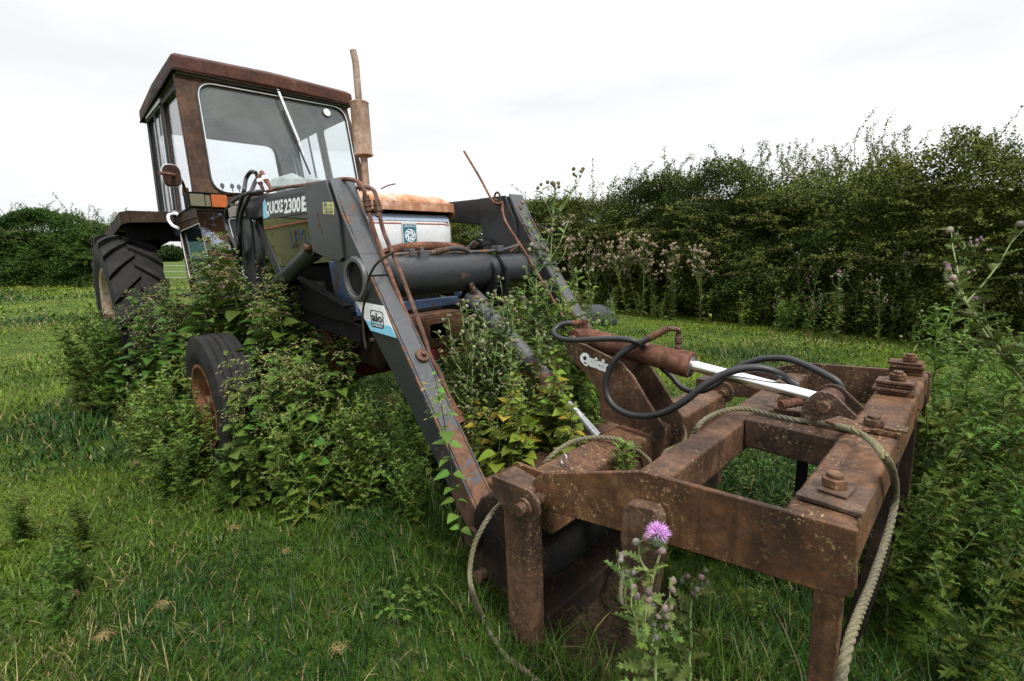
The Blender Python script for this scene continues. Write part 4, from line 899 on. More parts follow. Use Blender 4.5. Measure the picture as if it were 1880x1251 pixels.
mb = MB(); mb.tube(spline([tp, U(1246, 606, Y=.015), g1, g2], 6), .0085, 12); mb.cyl(g2, g2.lerp(g3, .6), .0125, 8); mb.cyl(g2.lerp(g3, .5), g3, .0115, 8); mb.cyl(g3, g4, .0125, 14); obj('hose_elbow', mb, 'rust', fb)
def ghose(pts, r=.0115):
    mb = MB(); mb.tube(resample(spline(pts, 12), .012), r, 14); return gpart('hose', mb, 'hose', bevel=0)
H = lambda x, y, Y: U(x, y, Y=Y)
ghose([e1, H(1038, 594, -.02), H(1022, 601, -.045), H(1017, 612, -.075), H(1030, 622, -.09), H(1060, 625, -.09), H(1100, 623, -.085), H(1145, 623, -.075), H(1172, 630, -.05), H(1192, 648, 0.07), H(1212, 672, .12), H(1232, 690, .14), H(1250, 710, .14), H(1270, 719, .13), H(1295, 716, .13), H(1318, 703, .14), H(1340, 684, .15), H(1370, 668, .16), H(1405, 659, .16), H(1445, 659, .15), H(1480, 671, .13), H(1515, 688, .09), H(1538, 702, .085), H(1548, 725, .09), H(1545, 750, .10)], .0105)
ghose([g4, H(1180, 627, -.035), H(1155, 640, -.06), H(1130, 660, -.08), H(1115, 690, -.09), H(1113, 718, -.095), H(1124, 742, -.10), H(1150, 759, -.10), H(1185, 764, -.10), H(1220, 757, -.10), H(1255, 738, -.09), H(1290, 710, -.07), H(1325, 689, -.045), H(1360, 678, -.025), H(1395, 676, -.005), H(1425, 684, .02), H(1445, 696, .05), H(1470, 712, .06)])
# hinged top frame
mbn = [(4.13, .560), (4.41, .652), (4.79, .668), (4.795, .565), (4.78, .542), (4.48, .508), (4.15, .462), (4.10, .475), (4.095, .53)]
for yy in (-.637, .630):
    mb = MB(); mb.prism([(x, yy, z) for x, z in mbn], (0, .013, 0)); gpart('side_plate', mb, bevel=.0035)
mb = MB(); mb.prism([(4.350, -.624, .515), (4.430, -.624, .515), (4.430, -.624, .610), (4.350, -.624, .605)], (0, 1.253, 0)); gpart('inner_crossbeam', mb, bevel=.009, seg=3)
mb = MB(); mb.prism([(4.680, -.624, .560), (4.785, -.624, .562), (4.785, -.624, .668), (4.680, -.624, .664)], (0, 1.253, 0)); ob_ = gpart('outer_crossbeam', mb, bevel=.013, seg=3)
# centre box with a slot
cn = [(4.431, -.085), (4.679, -.105), (4.679, .17), (4.431, .14)]
mb = MB(); mb.prism([(x, y, .535) for x, y in [(4.431, -.085), (4.679, -.105), (4.679, -.04), (4.431, -.02)]], (0, 0, .088)); mb.prism([(x, y, .535) for x, y in [(4.431, .075), (4.679, .075), (4.679, .165), (4.431, .14)]], (0, 0, .088)); mb.prism([(4.431, -.02, .545), (4.465, -.022, .545), (4.465, .075, .545), (4.431, .075, .545)], (0, 0, .077))
gpart('centre_spar', mb, bevel=.007, seg=2)
for yy in (-.036, .056):
    mb = MB(); cx, cz = c2.x, c2.z; xs_ = [(cx-.055, .622), (cx-.052, cz)]+[(cx+.040*math.cos(a), cz+.040*math.sin(a)) for a in np.linspace(R(160), R(35), 10)]+[(cx+.085, .66), (cx+.10, .622)]
    mb.prism([(x, yy, z) for x, z in xs_], (0, .013, 0)); gpart('clevis_plate', mb, 'rust', bevel=.002)
mb = MB(); mb.cyl(c2+Vector((0, -.075, 0)), c2+Vector((0, .06, 0)), .0165, 20); gpart('clevis_pin', mb, bevel=.003)
s0, s1 = U(1433, 744, Y=-.05), U(1480, 735, Y=.03)
mb = MB(); mb.cyl(s0, s0.lerp(s1, .85), .0125, 14); mb.cyl(s0.lerp(s1, .8), s1.lerp(s0, -.4), .009, 12)
for t in (.1, .3, .5, .7): mb.cyl(s0.lerp(s1, t), s0.lerp(s1, t+.06), .0138, 14)
gpart('spare_coupling', mb, 'rust_red', bevel=.001)
mb = MB(); mb.prism([(4.385, -.67, .30), (4.41, -.67, .18), (4.45, -.67, .10), (4.48, -.67, -.15), (4.54, -.67, -.15), (4.50, -.67, .12), (4.475, -.67, .30), (4.478, -.67, .55), (4.465, -.67, .585), (4.385, -.67, .575), (4.378, -.67, .55)][:0] or [(4.380, -.672, .50), (4.387, -.672, .575), (4.400, -.672, .59), (4.460, -.672, .598), (4.473, -.672, .58), (4.477, -.672, .50), (4.455, -.672, .34), (4.455, -.672, .10), (4.425, -.672, -.15), (4.385, -.672, -.15), (4.400, -.672, .10), (4.400, -.672, .36)], (0, .034, 0)); gpart('tine', mb, bevel=.006)
# tines bolted to the outer beam
def nut(mb, c, r, h, up=(0, 0, 1)): mb.cyl(c, Vector(c)+Vector(up)*h, r, 6)
for k, yy in enumerate((-.525, -.115, .275, .575)):
    top = .668; sh = []; mb = MB()
    if k == 0:
        mb.prism([(4.688, yy-.062, top+.001), (4.788, yy-.070, top+.001), (4.792, yy+.045, top+.001), (4.70, yy+.055, top+.001)], (0, 0, .008)); mb.prism([(4.715, yy-.03, top+.010), (4.76, yy-.035, top+.010), (4.765, yy+.02, top+.010), (4.72, yy+.03, top+.010)], (0, 0, .005)); zz = top+.015
    elif k == 1:
        mb.prism([(4.64, yy-.03, top+.004), (4.70, yy-.055, top+.002), (4.735, yy-.03, top+.002), (4.72, yy+.0, top+.003), (4.665, yy+.005, top+.012)], (0, 0, .008)); mb.prism([(4.71, yy-.03, top+.001), (4.79, yy-.03, top+.001), (4.79, yy+.035, top+.001), (4.71, yy+.035, top+.001)], (0, 0, .010)); mb.box((4.755, yy-.02, top+.011), (4.80, yy+.02, top+.017)); zz = top+.012
    else:
        rr = random.Random(k); zz = top+.001
        for j in range(4):
            a, b = rr.uniform(-.006, .006), rr.uniform(-.005, .005); mb.box((4.685+a, yy-.032+b, zz), (4.775+a, yy+.032+b, zz+.008)); zz += .0105
    cl = gpart('clamp_plate', mb, 'rust', bevel=.0015)
    mb = MB(); nut(mb, (4.735, yy, zz), .022, .017); mb.cyl((4.735, yy, zz+.017), (4.735, yy, zz+.025), .0135, 14); obj('clamp_bolt', mb, 'rust', cl, .002)
    # curved tine hanging outside and below the beam
    P_ = [(4.75, .665), (4.75, .50), (4.75, .35), (4.745, .20), (4.73, .05), (4.70, -.12)] if k == 0 else [(4.765, .60), (4.768, .48), (4.768, .36), (4.75, .22), (4.725, .08), (4.65, -.05), (4.60, -.12)]
    P_ = spline([(x, yy, z) for x, z in P_], 5); w0 = .020; mb = MB(); K = len(P_)
    for i, p in enumerate(P_):
        t = (P_[min(i+1, K-1)]-P_[max(i-1, 0)]).normalized(); n_ = Vector((t.z, 0, -t.x)); hw = .024*(1-.35*i/K); hy = .011
        if k == 0: p = p+Vector((0, -.055, 0))
        mb.v += [p-n_*hw-Vector((0, hy, 0)), p+n_*hw-Vector((0, hy, 0)), p+n_*hw+Vector((0, hy, 0)), p-n_*hw+Vector((0, hy, 0))]
    for i in range(K-1):
        for q in range(4): mb.f.append((4*i+q, 4*i+(q+1) % 4, 4*i+4+(q+1) % 4, 4*i+4+q))
    mb.f += [(3, 2, 1, 0), (4*K-4, 4*K-3, 4*K-2, 4*K-1)]
    gpart('tine', mb, 'rust' if k == 0 else 'rust_dark', bevel=.003)
mb = MB(); a0, a1 = U(1481, 770, Y=.12), U(1467, 925, Y=.12); mb.bar(a0, a1, .030, .014, (0, 1, 0)); mb.bar(a1, a1+(a1-a0)*1.2+Vector((-.05, 0, 0)), .024, .014, (0, 1, 0)); gpart('tine', mb, 'black_metal', bevel=.002)

# rope: three lengths laid over the grab
RP = .0072
def rope_thing(pts, label): return local_rope('rope', pts, RP, 'rope', label, 'rope', None)
def gnd(px, py):
    d = _ray(px, py); z = .10; 
    for _ in range(4): t = (z+.012-CAMH)/d[2]; p = CAM+t*d; z = float(gz(p[0], p[1]))
    return Vector(TR.T @ (p-TO))
r1 = [U(940, 895, Y=-.55), U(921, 922, Y=-.60), U(905, 940, Y=-.66), U(886, 968, Y=-.70), U(870, 1003, Y=-.72), U(863, 1045, Y=-.74), U(867, 1085, Y=-.77)]+[gnd(x, y) for x, y in ((885, 1130), (905, 1170), (930, 1205), (965, 1232), (1000, 1262))]
rope_thing(r1, 'grey rope trailing from the near headstock post of the grab down onto the grass')
zt = lambda x, y: U(x, y, Z=.505+RP)
r2 = [U(1000, 850, X=3.97), U(1018, 832, X=3.99), zt(1038, 818), zt(1060, 808), zt(1095, 803), zt(1130, 806), U(1155, 818, Z=.505), U(1180, 835, X=4.14), U(1196, 855, X=4.16), U(1196, 900, X=4.17), U(1170, 975, X=4.17), U(1150, 1030, X=4.18), U(1140, 1080, X=4.2), U(1142, 1110, X=4.22)]
rope_thing(r2, 'grey rope laid over the headstock beam of the grab in front of the tall bracket')
r3 = [U(1150, 800, X=4.13), U(1200, 838, X=4.16), U(1222, 826, X=4.16), U(1244, 816, X=4.15), U(1254, 802, X=4.15), U(1250, 788, X=4.14), U(1240, 776, X=4.12), U(1228, 765, X=4.10)]
r3 = [U(1228, 757, X=4.10), U(1243, 770, X=4.135), U(1256, 792, X=4.14), U(1256, 812, X=4.15), U(1240, 820, X=4.15), U(1222, 830, X=4.16), U(1212, 850, X=4.17)]
rope_thing(r3, 'short coil of grey rope behind the tall cylinder bracket of the grab')
zi = lambda x, y: U(x, y, Z=.612+RP)
r4 = [U(1262, 830, X=4.34), U(1272, 800, X=4.335), zi(1284, 780), zi(1305, 764), U(1335, 753, Z=.625+RP), U(1370, 751, Z=.625+RP), U(1410, 760, Z=.626+RP), U(1460, 771, Z=.626+RP), U(1510, 777, Z=.630+RP), U(1560, 788, Z=.69+RP), U(1595, 806, Z=.695), U(1622, 836, X=4.80)]
r4 += [U(x, y, X=4.803) for x, y in ((1640, 872), (1643, 915), (1634, 965), (1617, 1020), (1600, 1070), (1582, 1115), (1565, 1160), (1552, 1205), (1544, 1250), (1538, 1300))]
rope_thing(r4, 'long grey rope crossing the top of the grab and hanging off its outer beam')
# ------------------------------------------------------------------ foliage tools
def nrm(v): return v/np.maximum(np.linalg.norm(v, axis=-1, keepdims=True), 1e-9)
class FB:
    """batches of leaf-like pieces in numpy"""
    def __init__(s): s.v = []; s.f = []; s.c = []; s.n = 0
    def put(s, v, faces, c):
        """v (N,m,3), faces (k,4) or (k,3), c (N,3) or (N,m,3)"""
        Nn, m, _ = v.shape
        if c.ndim == 2: c = np.repeat(c[:, None], m, 1)
        fa = np.asarray(faces)[None]+(np.arange(Nn)*m)[:, None, None]+s.n
        s.v.append(v.reshape(-1, 3)); s.c.append(c.reshape(-1, 3)); s.f.append(fa.reshape(-1, fa.shape[-1])); s.n += Nn*m
    def batch(s, tpl, O, D, U_, L, W, C):
        tv, tf = tpl; D = nrm(D); S_ = nrm(np.cross(D, U_)); U2 = np.cross(S_, D)
        L = np.broadcast_to(L, (len(O),)); W = np.broadcast_to(W, (len(O),))
        v = O[:, None]+D[:, None]*(tv[None, :, 0:1]*L[:, None, None])+S_[:, None]*(tv[None, :, 1:2]*W[:, None, None])+U2[:, None]*(tv[None, :, 2:3]*L[:, None, None])
        s.put(v, tf, C)
    def tube(s, pts, r0, r1, c, n=5):
        mb = MB(); k = len(pts); mb.tube([Vector(tuple(p)) for p in pts], [r0+(r1-r0)*i/(k-1) for i in range(k)], n, cap=False)
        s.put(np.array([tuple(v) for v in mb.v])[None], mb.f, np.array([c], float))
    def mesh(s, name, mat, smooth=True):
        v = np.concatenate(s.v).astype(np.float32); c = np.concatenate(s.c)
        loops = np.concatenate([f.ravel() for f in s.f]); tot = np.concatenate([np.full(len(f), f.shape[1]) for f in s.f]); st = np.concatenate([[0], np.cumsum(tot)[:-1]])
        me = bpy.data.meshes.new(name); me.vertices.add(len(v)); me.vertices.foreach_set('co', v.ravel()); me.loops.add(len(loops)); me.loops.foreach_set('vertex_index', loops.astype(np.int32))
        me.polygons.add(len(tot)); me.polygons.foreach_set('loop_start', st.astype(np.int32)); me.polygons.foreach_set('use_smooth', np.full(len(tot), smooth))
        me.update(calc_edges=True); a = me.color_attributes.new('Col', 'FLOAT_COLOR', 'POINT'); a.data.foreach_set('color', np.concatenate([c, np.ones((len(c), 1))], 1).astype(np.float32).ravel())
        me.materials.append(M[mat]); return me
def link(name, me, parent=None):
    o_ = bpy.data.objects.new(name, me); COL.objects.link(o_); o_.parent = parent; return o_
def leaf_tpl(ts, ws, fold=.18, droop=.25, wave=0):
    v = []; f = []
    for i, (t, w) in enumerate(zip(ts, ws)):
        z = -droop*t*t; zz = wave*(1 if i % 2 else -1)
        v += [(t, -w, z+fold*w+zz), (t, 0, z), (t, w, z+fold*w+zz)]
    for i in range(len(ts)-1):
        a = 3*i; f += [(a, a+1, a+4, a+3), (a+1, a+2, a+5, a+4)]
    return np.array(v), np.array(f)
_t = np.concatenate([[0, .13], np.linspace(.16, 1, 19)]); _w = np.concatenate([[.022, .022], .47*np.sin(np.pi*np.clip((np.linspace(.16, 1, 19)-.12)/.88, 0, 1)**.62)*(1-.22*(np.arange(19) % 2))]); _w[-1] = 0
TN = leaf_tpl(_t, _w, .28, .35); TN[0][:, 0] += np.where((np.abs(TN[0][:, 1]) > .03) & (np.repeat(np.arange(21), 3) % 2 == 0), .022, 0)
TS = leaf_tpl([0, .06, .14, .22, .32, .38, .50, .56, .68, .74, .86, .91, 1], [.05, .10, .34, .10, .42, .12, .44, .11, .36, .09, .22, .05, 0], .35, .22, .03)
TS[0][:, 0] += np.where(np.abs(TS[0][:, 1]) > .15, .07, 0)
TG = leaf_tpl([0, .5, 1], [.5, .38, 0], .0, .0)
TD = (np.array([(0, 0, 0), (.45, -.5, .12), (1, 0, 0), (.45, .5, .12)]), np.array([(0, 1, 2, 3)]))
TO_ = (np.array([(0, 0, 0), (.25, -.42, .08), (.7, -.38, .05), (1, 0, -.08), (.7, .38, .05), (.25, .42, .08)]), np.array([(0, 1, 2, 3), (0, 3, 4, 5)]))
def ball_tpl(n=7, k=5):
    v = [(math.cos(math.pi*i/k)*-.5, math.sin(math.pi*i/k)*.5*math.cos(2*math.pi*j/n), math.sin(math.pi*i/k)*.5*math.sin(2*math.pi*j/n)) for i in range(k+1) for j in range(n)]
    return np.array(v), np.array([(i*n+j, i*n+(j+1) % n, (i+1)*n+(j+1) % n, (i+1)*n+j) for i in range(k) for j in range(n)])
TB = ball_tpl()
def vary(c, n, s=.2, rng=RNG):
    c = np.array(c, float)[None]*(1+rng.normal(0, s, (n, 1))); return np.clip(c*(1+rng.normal(0, s*.4, (n, 3))), .002, 1)
def path_stem(base, top, bend, k, rng):
    base, top = np.array(base, float), np.array(top, float); t = np.linspace(0, 1, k)[:, None]
    return base+(top-base)*t+np.array(bend)*np.sin(t*math.pi)+rng.normal(0, .003, (k, 3))*(t > 0)
def at(P, t):
    x = t*(len(P)-1); i = np.minimum(x.astype(int), len(P)-2); f = (x-i)[:, None]; return P[i]*(1-f)+P[i+1]*f
def nettle(rng, P, col=(.055, .105, .028), lsize=.085, tassel=.6, scol=(.05, .055, .03), low=.12, yellow=0):
    """returns stem, leaves, flowers meshes"""
    h = np.linalg.norm(P[-1]-P[0]); st = FB(); lf = FB(); fl = FB()
    st.tube(P, .0032, .0012, scol, 5)
    nn = max(5, int(h/.048)); T_ = np.linspace(low, 1, nn); O = at(P, T_)
    for q in range(2):
        az_ = np.arange(nn)*math.pi/2+q*math.pi+rng.normal(0, .35, nn); el_ = rng.normal(.15, .25, nn)+.5*T_**4
        D = np.stack([np.cos(az_)*np.cos(el_), np.sin(az_)*np.cos(el_), np.sin(el_)], -1)
        L = lsize*(.55+.75*np.sin(np.clip(T_, .05, 1)*math.pi*.78+.25))*rng.uniform(.75, 1.15, nn)*(1-.55*T_**6)
        cc = vary(col, nn, .16, rng)
        if yellow: k = rng.random(nn) < yellow; cc[k] = vary((.30, .27, .05), k.sum(), .2, rng)
        keep = rng.random(nn) > .06+.35*(T_ < .3)
        lf.batch(TN, O[keep], D[keep], np.array([0, 0, 1.0])+rng.normal(0, .25, (keep.sum(), 3)), L[keep], L[keep]*.95, cc[keep])
    # little side shoots
    ns = int(nn*1.2); T2 = rng.uniform(.35, .98, ns); az_ = rng.uniform(0, 6.28, ns); D = np.stack([np.cos(az_), np.sin(az_), rng.uniform(.2, 1, ns)], -1)
    lf.batch(TN, at(P, T2)+nrm(D)*.01, D, np.tile([0, 0, 1.0], (ns, 1)), lsize*.4, lsize*.32, vary(col, ns, .2, rng))
    if tassel:
        for t in np.linspace(.80, 1, 5):
            if rng.random() > tassel*1.3: continue
            o_ = at(P, np.array([t]))[0]; n_ = 30; a = rng.uniform(0, 6.28, n_); r_ = rng.uniform(.0, .05, n_)
            O2 = o_+np.stack([np.cos(a)*r_, np.sin(a)*r_, -r_*rng.uniform(.1, .9, n_)+.012], -1); D2 = np.stack([np.cos(a), np.sin(a), rng.uniform(-1.2, .3, n_)], -1)
            fl.batch(TD, O2, D2, rng.normal(0, 1, (n_, 3)), [.017]*n_, .0036, vary((.27, .27, .11), n_, .25, rng))
    return st, lf, fl
def heads(fb, pts, rng, size=.011, col=(.10, .11, .06), tuft=(.35, .16, .36), open_=.3, petals=30, plen=.014):
    O = np.array(pts); n = len(O); D = np.tile([0, 0, 1.0], (n, 1))+rng.normal(0, .25, (n, 3))
    fb.batch(TB, O, D, rng.normal(0, 1, (n, 3))+[1, 0, 0], size*1.5, size*1.15, vary(col, n, .2, rng))
    # bracts
    for i in range(n):
        a = rng.uniform(0, 6.28, 14); z = rng.uniform(-.4, .4, 14); o2 = O[i]+np.stack([np.cos(a)*size*.5, np.sin(a)*size*.5, z*size], -1)
        fb.batch(TD, o2, np.stack([np.cos(a), np.sin(a), z+.8], -1), rng.normal(0, 1, (14, 3)), size*.5, size*.12, vary((.14, .17, .08), 14, .2, rng))
        if rng.random() < open_:
            a = rng.uniform(0, 6.28, petals); e = rng.uniform(.1, 1.5, petals); d2 = np.stack([np.cos(a)*np.cos(e), np.sin(a)*np.cos(e), np.sin(e)], -1)
            fb.batch(TD, np.tile(O[i]+[0, 0, size*.6], (petals, 1)), d2, rng.normal(0, 1, (petals, 3)), plen*rng.uniform(.7, 1.1, petals), plen*.11, vary(tuft, petals, .18, rng))
def thistle(rng, P, col=(.075, .115, .042), lsize=.11, branches=5, head=.011, open_=.3, tuft=(.35, .16, .36), hcol=(.12, .11, .09), low=.03, dens=1.0, scol=(.13, .17, .06), bl=.16, nh=3, tb=.5):
    h = np.linalg.norm(P[-1]-P[0]); st = FB(); lf = FB(); fl = FB(); st.tube(P, .0045, .002, scol, 6)
    def leaves(Q, n, l0, l1, t0=0):
        T_ = np.linspace(t0, 1, n)+rng.normal(0, .01, n); T_ = np.clip(T_, 0, 1); O = at(Q, T_); az_ = np.arange(n)*2.4+rng.normal(0, .3, n); el_ = rng.normal(.55, .25, n)
        D = np.stack([np.cos(az_)*np.cos(el_), np.sin(az_)*np.cos(el_), np.sin(el_)], -1); L = (l0+(l1-l0)*T_)*rng.uniform(.7, 1.2, n)
        lf.batch(TS, O, D, np.array([0, 0, 1.0])+rng.normal(0, .35, (n, 3)), L, L*.62, vary(col, n, .2, rng))
    leaves(P, max(8, int(h/.020*dens)), lsize, lsize*.38, low)
    hp = []
    for b in range(branches):
        t = rng.uniform(tb, .95); o_ = at(P, np.array([t]))[0]; a = b*2.4+rng.normal(0, .4); ln = bl*rng.uniform(.6, 1.3)*(1.3-t*.6)
        d = np.array([math.cos(a)*.6, math.sin(a)*.6, 1.0]); Q = path_stem(o_, o_+d/np.linalg.norm(d)*ln, (math.cos(a)*.012, math.sin(a)*.012, 0), 5, rng)
        st.tube(Q, .0028, .0014, scol, 5); leaves(Q, max(4, int(ln/.022*dens)), lsize*.5, lsize*.25, .1)
        for k in range(rng.integers(1, nh+1)): hp.append(Q[-1]+rng.normal(0, head*.9, 3)+[0, 0, head*.5])
    for k in range(nh): hp.append(P[-1]+rng.normal(0, head*1.0, 3)+[0, 0, head*.6])
    if head: heads(fl, hp, rng, head, hcol, tuft, open_)
    return st, lf, fl
def plant_thing(name, label, cat, group, parts, loc=(0, 0, 0), rz=0):
    e = empty(name, label, cat, loc, rz, group); st, lf, fl = parts
    link('stem', st.mesh('stem', 'stem'), e); link('leaves', lf.mesh('leaves', 'leaf'), e)
    if fl.n: link('blossoms', fl.mesh('blossoms', 'flower'), e)
    return e
def copy_plant(src, name, label, cat, group, loc, rz, sc, tilt=(0, 0)):
    e = src.copy(); COL.objects.link(e); e.name = name; e['label'] = label; e['category'] = cat; e['group'] = group
    e.location = loc; e.rotation_euler = (tilt[0], tilt[1], rz); e.scale = (sc, sc, sc)
    for ch in src.children:
        c = ch.copy(); COL.objects.link(c); c.parent = e
    return e
class Kind:
    """prototype variants of a plant; the first use of each variant is the prototype itself"""
    def __init__(s, name, cat, variants): s.name = name; s.cat = cat; s.var = variants; s.root = [None]*len(variants)
    def put(s, label, group, x, y, h, rng):
        k = int(rng.integers(len(s.var))); z = float(gz(x, y))-.01; rz = rng.uniform(0, 6.28); tl = (rng.normal(0, .07), rng.normal(0, .07)); h0, parts = s.var[k]
        if s.root[k] is None:
            e = plant_thing(s.name, label, s.cat, group, parts, (x, y, z), rz); e.rotation_euler = (*tl, rz); e.scale = (h/h0,)*3; s.root[k] = e; return e
        return copy_plant(s.root[k], s.name, label, s.cat, group, (x, y, z), rz, h/h0, tl)
def up_path(rng, h, k=9, b=.05): return path_stem((0, 0, 0), (rng.normal(0, .05)*h, rng.normal(0, .05)*h, h), (rng.normal(0, b), rng.normal(0, b), 0), k, rng)
g1 = np.random.default_rng(21)
K_net = Kind('nettle', 'nettle', [(1.0, nettle(g1, up_path(g1, 1.0), (.072, .135, .028), .078, .9, yellow=.03)) for _ in range(5)])
K_nlow = Kind('nettle', 'nettle', [(.6, nettle(g1, up_path(g1, .6), (.095, .165, .038), .057, .35)) for _ in range(5)])
K_nyel = Kind('nettle', 'nettle', [(.7, nettle(g1, up_path(g1, .7), (.17, .23, .045), .064, .25, yellow=.16)) for _ in range(4)])
K_thi = Kind('thistle', 'thistle', [(.5, thistle(g1, up_path(g1, .5), (.15, .225, .055), .092, 9, .008, .0, hcol=(.20, .22, .11), bl=.20, dens=1.9, tb=.12, scol=(.10, .15, .05), nh=1)) for _ in range(5)])
K_tdk = Kind('thistle', 'thistle', [(.5, thistle(g1, up_path(g1, .5), (.080, .135, .028), .11, 8, .0, 0, dens=1.8, bl=.20, tb=.1, scol=(.07, .11, .035))) for _ in range(4)])
K_thd = Kind('thistle', 'thistle', [(1.0, thistle(g1, up_path(g1, 1.0), (.10, .145, .045), .13, 9, .015, .45, (.50, .28, .52), (.30, .26, .20), bl=.25, dens=.8)) for _ in range(4)])
K_see = Kind('seeding_thistle', 'thistle', [(1.0, thistle(g1, up_path(g1, 1.0), (.15, .17, .06), .10, 14, .024, .95, (.48, .36, .28), (.32, .25, .18), bl=.22, dens=.9, nh=4)) for _ in range(3)])
def scatter(K, n, pxr, depr, hr, label, group, seed):
    rng = np.random.default_rng(seed)
    for _ in range(n):
        d = rng.uniform(*depr); px = rng.uniform(*pxr); K.put(label, group, (px-940)/FPX*d, d, rng.uniform(*hr), rng)

scatter(K_net, 20, (345, 480), (2.62, 3.05), (1.05, 1.30), 'tall nettle with pale tassels growing between the two near wheels of the tractor', 'nettles between the near wheels', 1)
scatter(K_net, 14, (465, 560), (2.42, 2.72), (.82, 1.10), 'tall nettle growing against the side of the engine below the loader tower', 'nettles beside the engine', 18)
scatter(K_net, 22, (235, 390), (2.7, 3.4), (.72, 1.05), 'tasselled nettle growing against the tread of the big rear wheel', 'nettles by the rear wheel', 2)
scatter(K_net, 14, (455, 620), (2.50, 2.8), (.70, .95), 'nettle growing just behind the small front wheel', 'nettles behind the front wheel', 3)
scatter(K_nlow, 30, (440, 580), (1.95, 2.28), (.42, .74), 'leafy nettle growing in front of the small front wheel', 'nettles in front of the front wheel', 4)
scatter(K_nlow, 14, (385, 485), (1.98, 2.18), (.38, .70), 'nettle crossing the tread of the small front wheel', 'nettles across the front wheel', 23)
scatter(K_nlow, 8, (630, 730), (2.15, 2.5), (.36, .5), 'low nettle growing under the near loader arm', 'nettles under the near loader arm', 5)
scatter(K_thi, 20, (215, 352), (2.2, 2.9), (.34, .58), 'bushy thistle growing on the outer side of the small front wheel', 'thistles outside the front wheel', 6)
scatter(K_thi, 24, (470, 760), (1.80, 2.2), (.28, .52), 'bushy thistle growing between the front wheel and the near loader arm', 'thistles before the loader arm', 7)
scatter(K_tdk, 14, (240, 420), (1.95, 2.4), (.20, .34), 'low dark thistle growing in the grass before the front wheel', 'low thistles before the front wheel', 8)
scatter(K_tdk, 14, (110, 225), (3.2, 4.0), (.45, .75), 'thin dark thistle standing beside the outer edge of the rear wheel', 'thistles beside the rear wheel', 9)
scatter(K_nyel, 26, (865, 1050), (1.66, 2.2), (.48, .74), 'yellowing nettle growing between the loader arms behind the headstock', 'yellowing nettles between the arms', 10)
scatter(K_nlow, 18, (770, 930), (2.2, 3.0), (.42, .62), 'green nettle growing below the front bumper of the tractor', 'nettles below the bumper', 11)
scatter(K_thi, 30, (850, 1075), (2.0, 3.3), (.55, .92), 'pale green thistle growing below the torque tube between the loader arms', 'thistles between the arms', 12)
scatter(K_thi, 9, (1000, 1095), (1.95, 2.4), (.40, .58), 'bushy thistle crowding the back of the tall cylinder bracket', 'thistles behind the bracket', 13)
scatter(K_tdk, 9, (1230, 1480), (1.15, 1.75), (.12, .24), 'low thistle growing in the grass inside the open grab frame', 'low thistles inside the grab frame', 14)
scatter(K_tdk, 34, (1600, 2000), (1.0, 2.3), (.30, .60), 'dark thistle growing thickly to the side of the grab', 'dark thistles beside the grab', 15)
scatter(K_thi, 7, (1700, 1990), (2.0, 3.4), (.55, .95), 'green thistle standing behind the dark thistles beside the grab', 'green thistles beside the grab', 16)
scatter(K_tdk, 12, (-60, 120), (1.25, 1.9), (.12, .26), 'small dark thistle in the grass at the bottom corner of the field', 'small thistles in the corner', 17)
K_tp = Kind('thistle', 'thistle', [(1.0, thistle(g1, up_path(g1, 1.0), (.14, .195, .075), .11, 7, .012, 0, hcol=(.22, .21, .13), low=.3, dens=1.0, scol=(.22, .28, .13))) for _ in range(3)])
scatter(K_tp, 12, (880, 1065), (2.2, 2.7), (.72, 1.02), 'upright pale green thistle between the torque tube and the headstock of the grab', 'upright thistles between the arms', 19)
scatter(K_nyel, 12, (900, 1040), (1.70, 1.85), (.52, .68), 'yellowing nettle reaching up beside the bright rod of the crowd cylinder', 'nettles beside the crowd cylinder rod', 24)
scatter(K_tp, 16, (868, 950), (1.92, 2.12), (.74, .95), 'upright pale thistle hiding the middle of the grey crowd cylinder', 'thistles before the crowd cylinder', 22)
scatter(K_tp, 14, (1040, 1160), (6.6, 7.9), (.40, .72), 'pale thistle in front of the grey boulders', 'thistles before the boulders', 20)
# single plants with a place of their own
def single(name, label, cat, fn, base, top, bend=(0, 0, 0), seed=1, k=12, **kw):
    rng = np.random.default_rng(seed); b = np.array(base, float); P = path_stem((0, 0, 0), np.array(top, float)-b, bend, k, rng)
    return plant_thing(name, label, cat, None, fn(rng, P, **kw), tuple(b))
def W3(px, py, dep): return tuple(Wd(px, py, dep))
single('thistle', 'tallest thistle with brown seed heads, standing between the far loader arm and the hedge', 'thistle', thistle, (.24, 2.75, .06), W3(1020, 345, 2.62), (-.03, 0, 0), 31, lsize=.13, branches=9, col=(.17, .23, .09), scol=(.24, .31, .14), head=.014, hcol=(.20, .16, .09), open_=.0, low=.25, bl=.30, nh=4, dens=.75)
single('thistle', 'pale green thistle in front of the torque tube, buds at its tip', 'thistle', thistle, (.10, 2.42, .07), W3(980, 462, 2.3), (.02, 0, 0), 32, lsize=.13, branches=6, col=(.12, .17, .07), scol=(.20, .25, .12), head=.016, hcol=(.22, .20, .15), open_=.0, low=.2, bl=.2)
single('thistle', 'pale green thistle left of the far loader arm, its tip below the guide loop', 'thistle', thistle, (-.05, 2.5, .07), W3(915, 510, 2.45), (.02, 0, 0), 33, lsize=.12, branches=5, col=(.12, .17, .07), scol=(.20, .25, .12), head=.012, open_=.0, low=.2)
single('nettle', 'slender nettle climbing in front of the lower end of the near loader arm', 'nettle', nettle, W3(848, 1010, 1.42), W3(797, 688, 1.50), (.01, 0, 0), 34, lsize=.045, col=(.12, .19, .05), tassel=.2, scol=(.03, .02, .015))
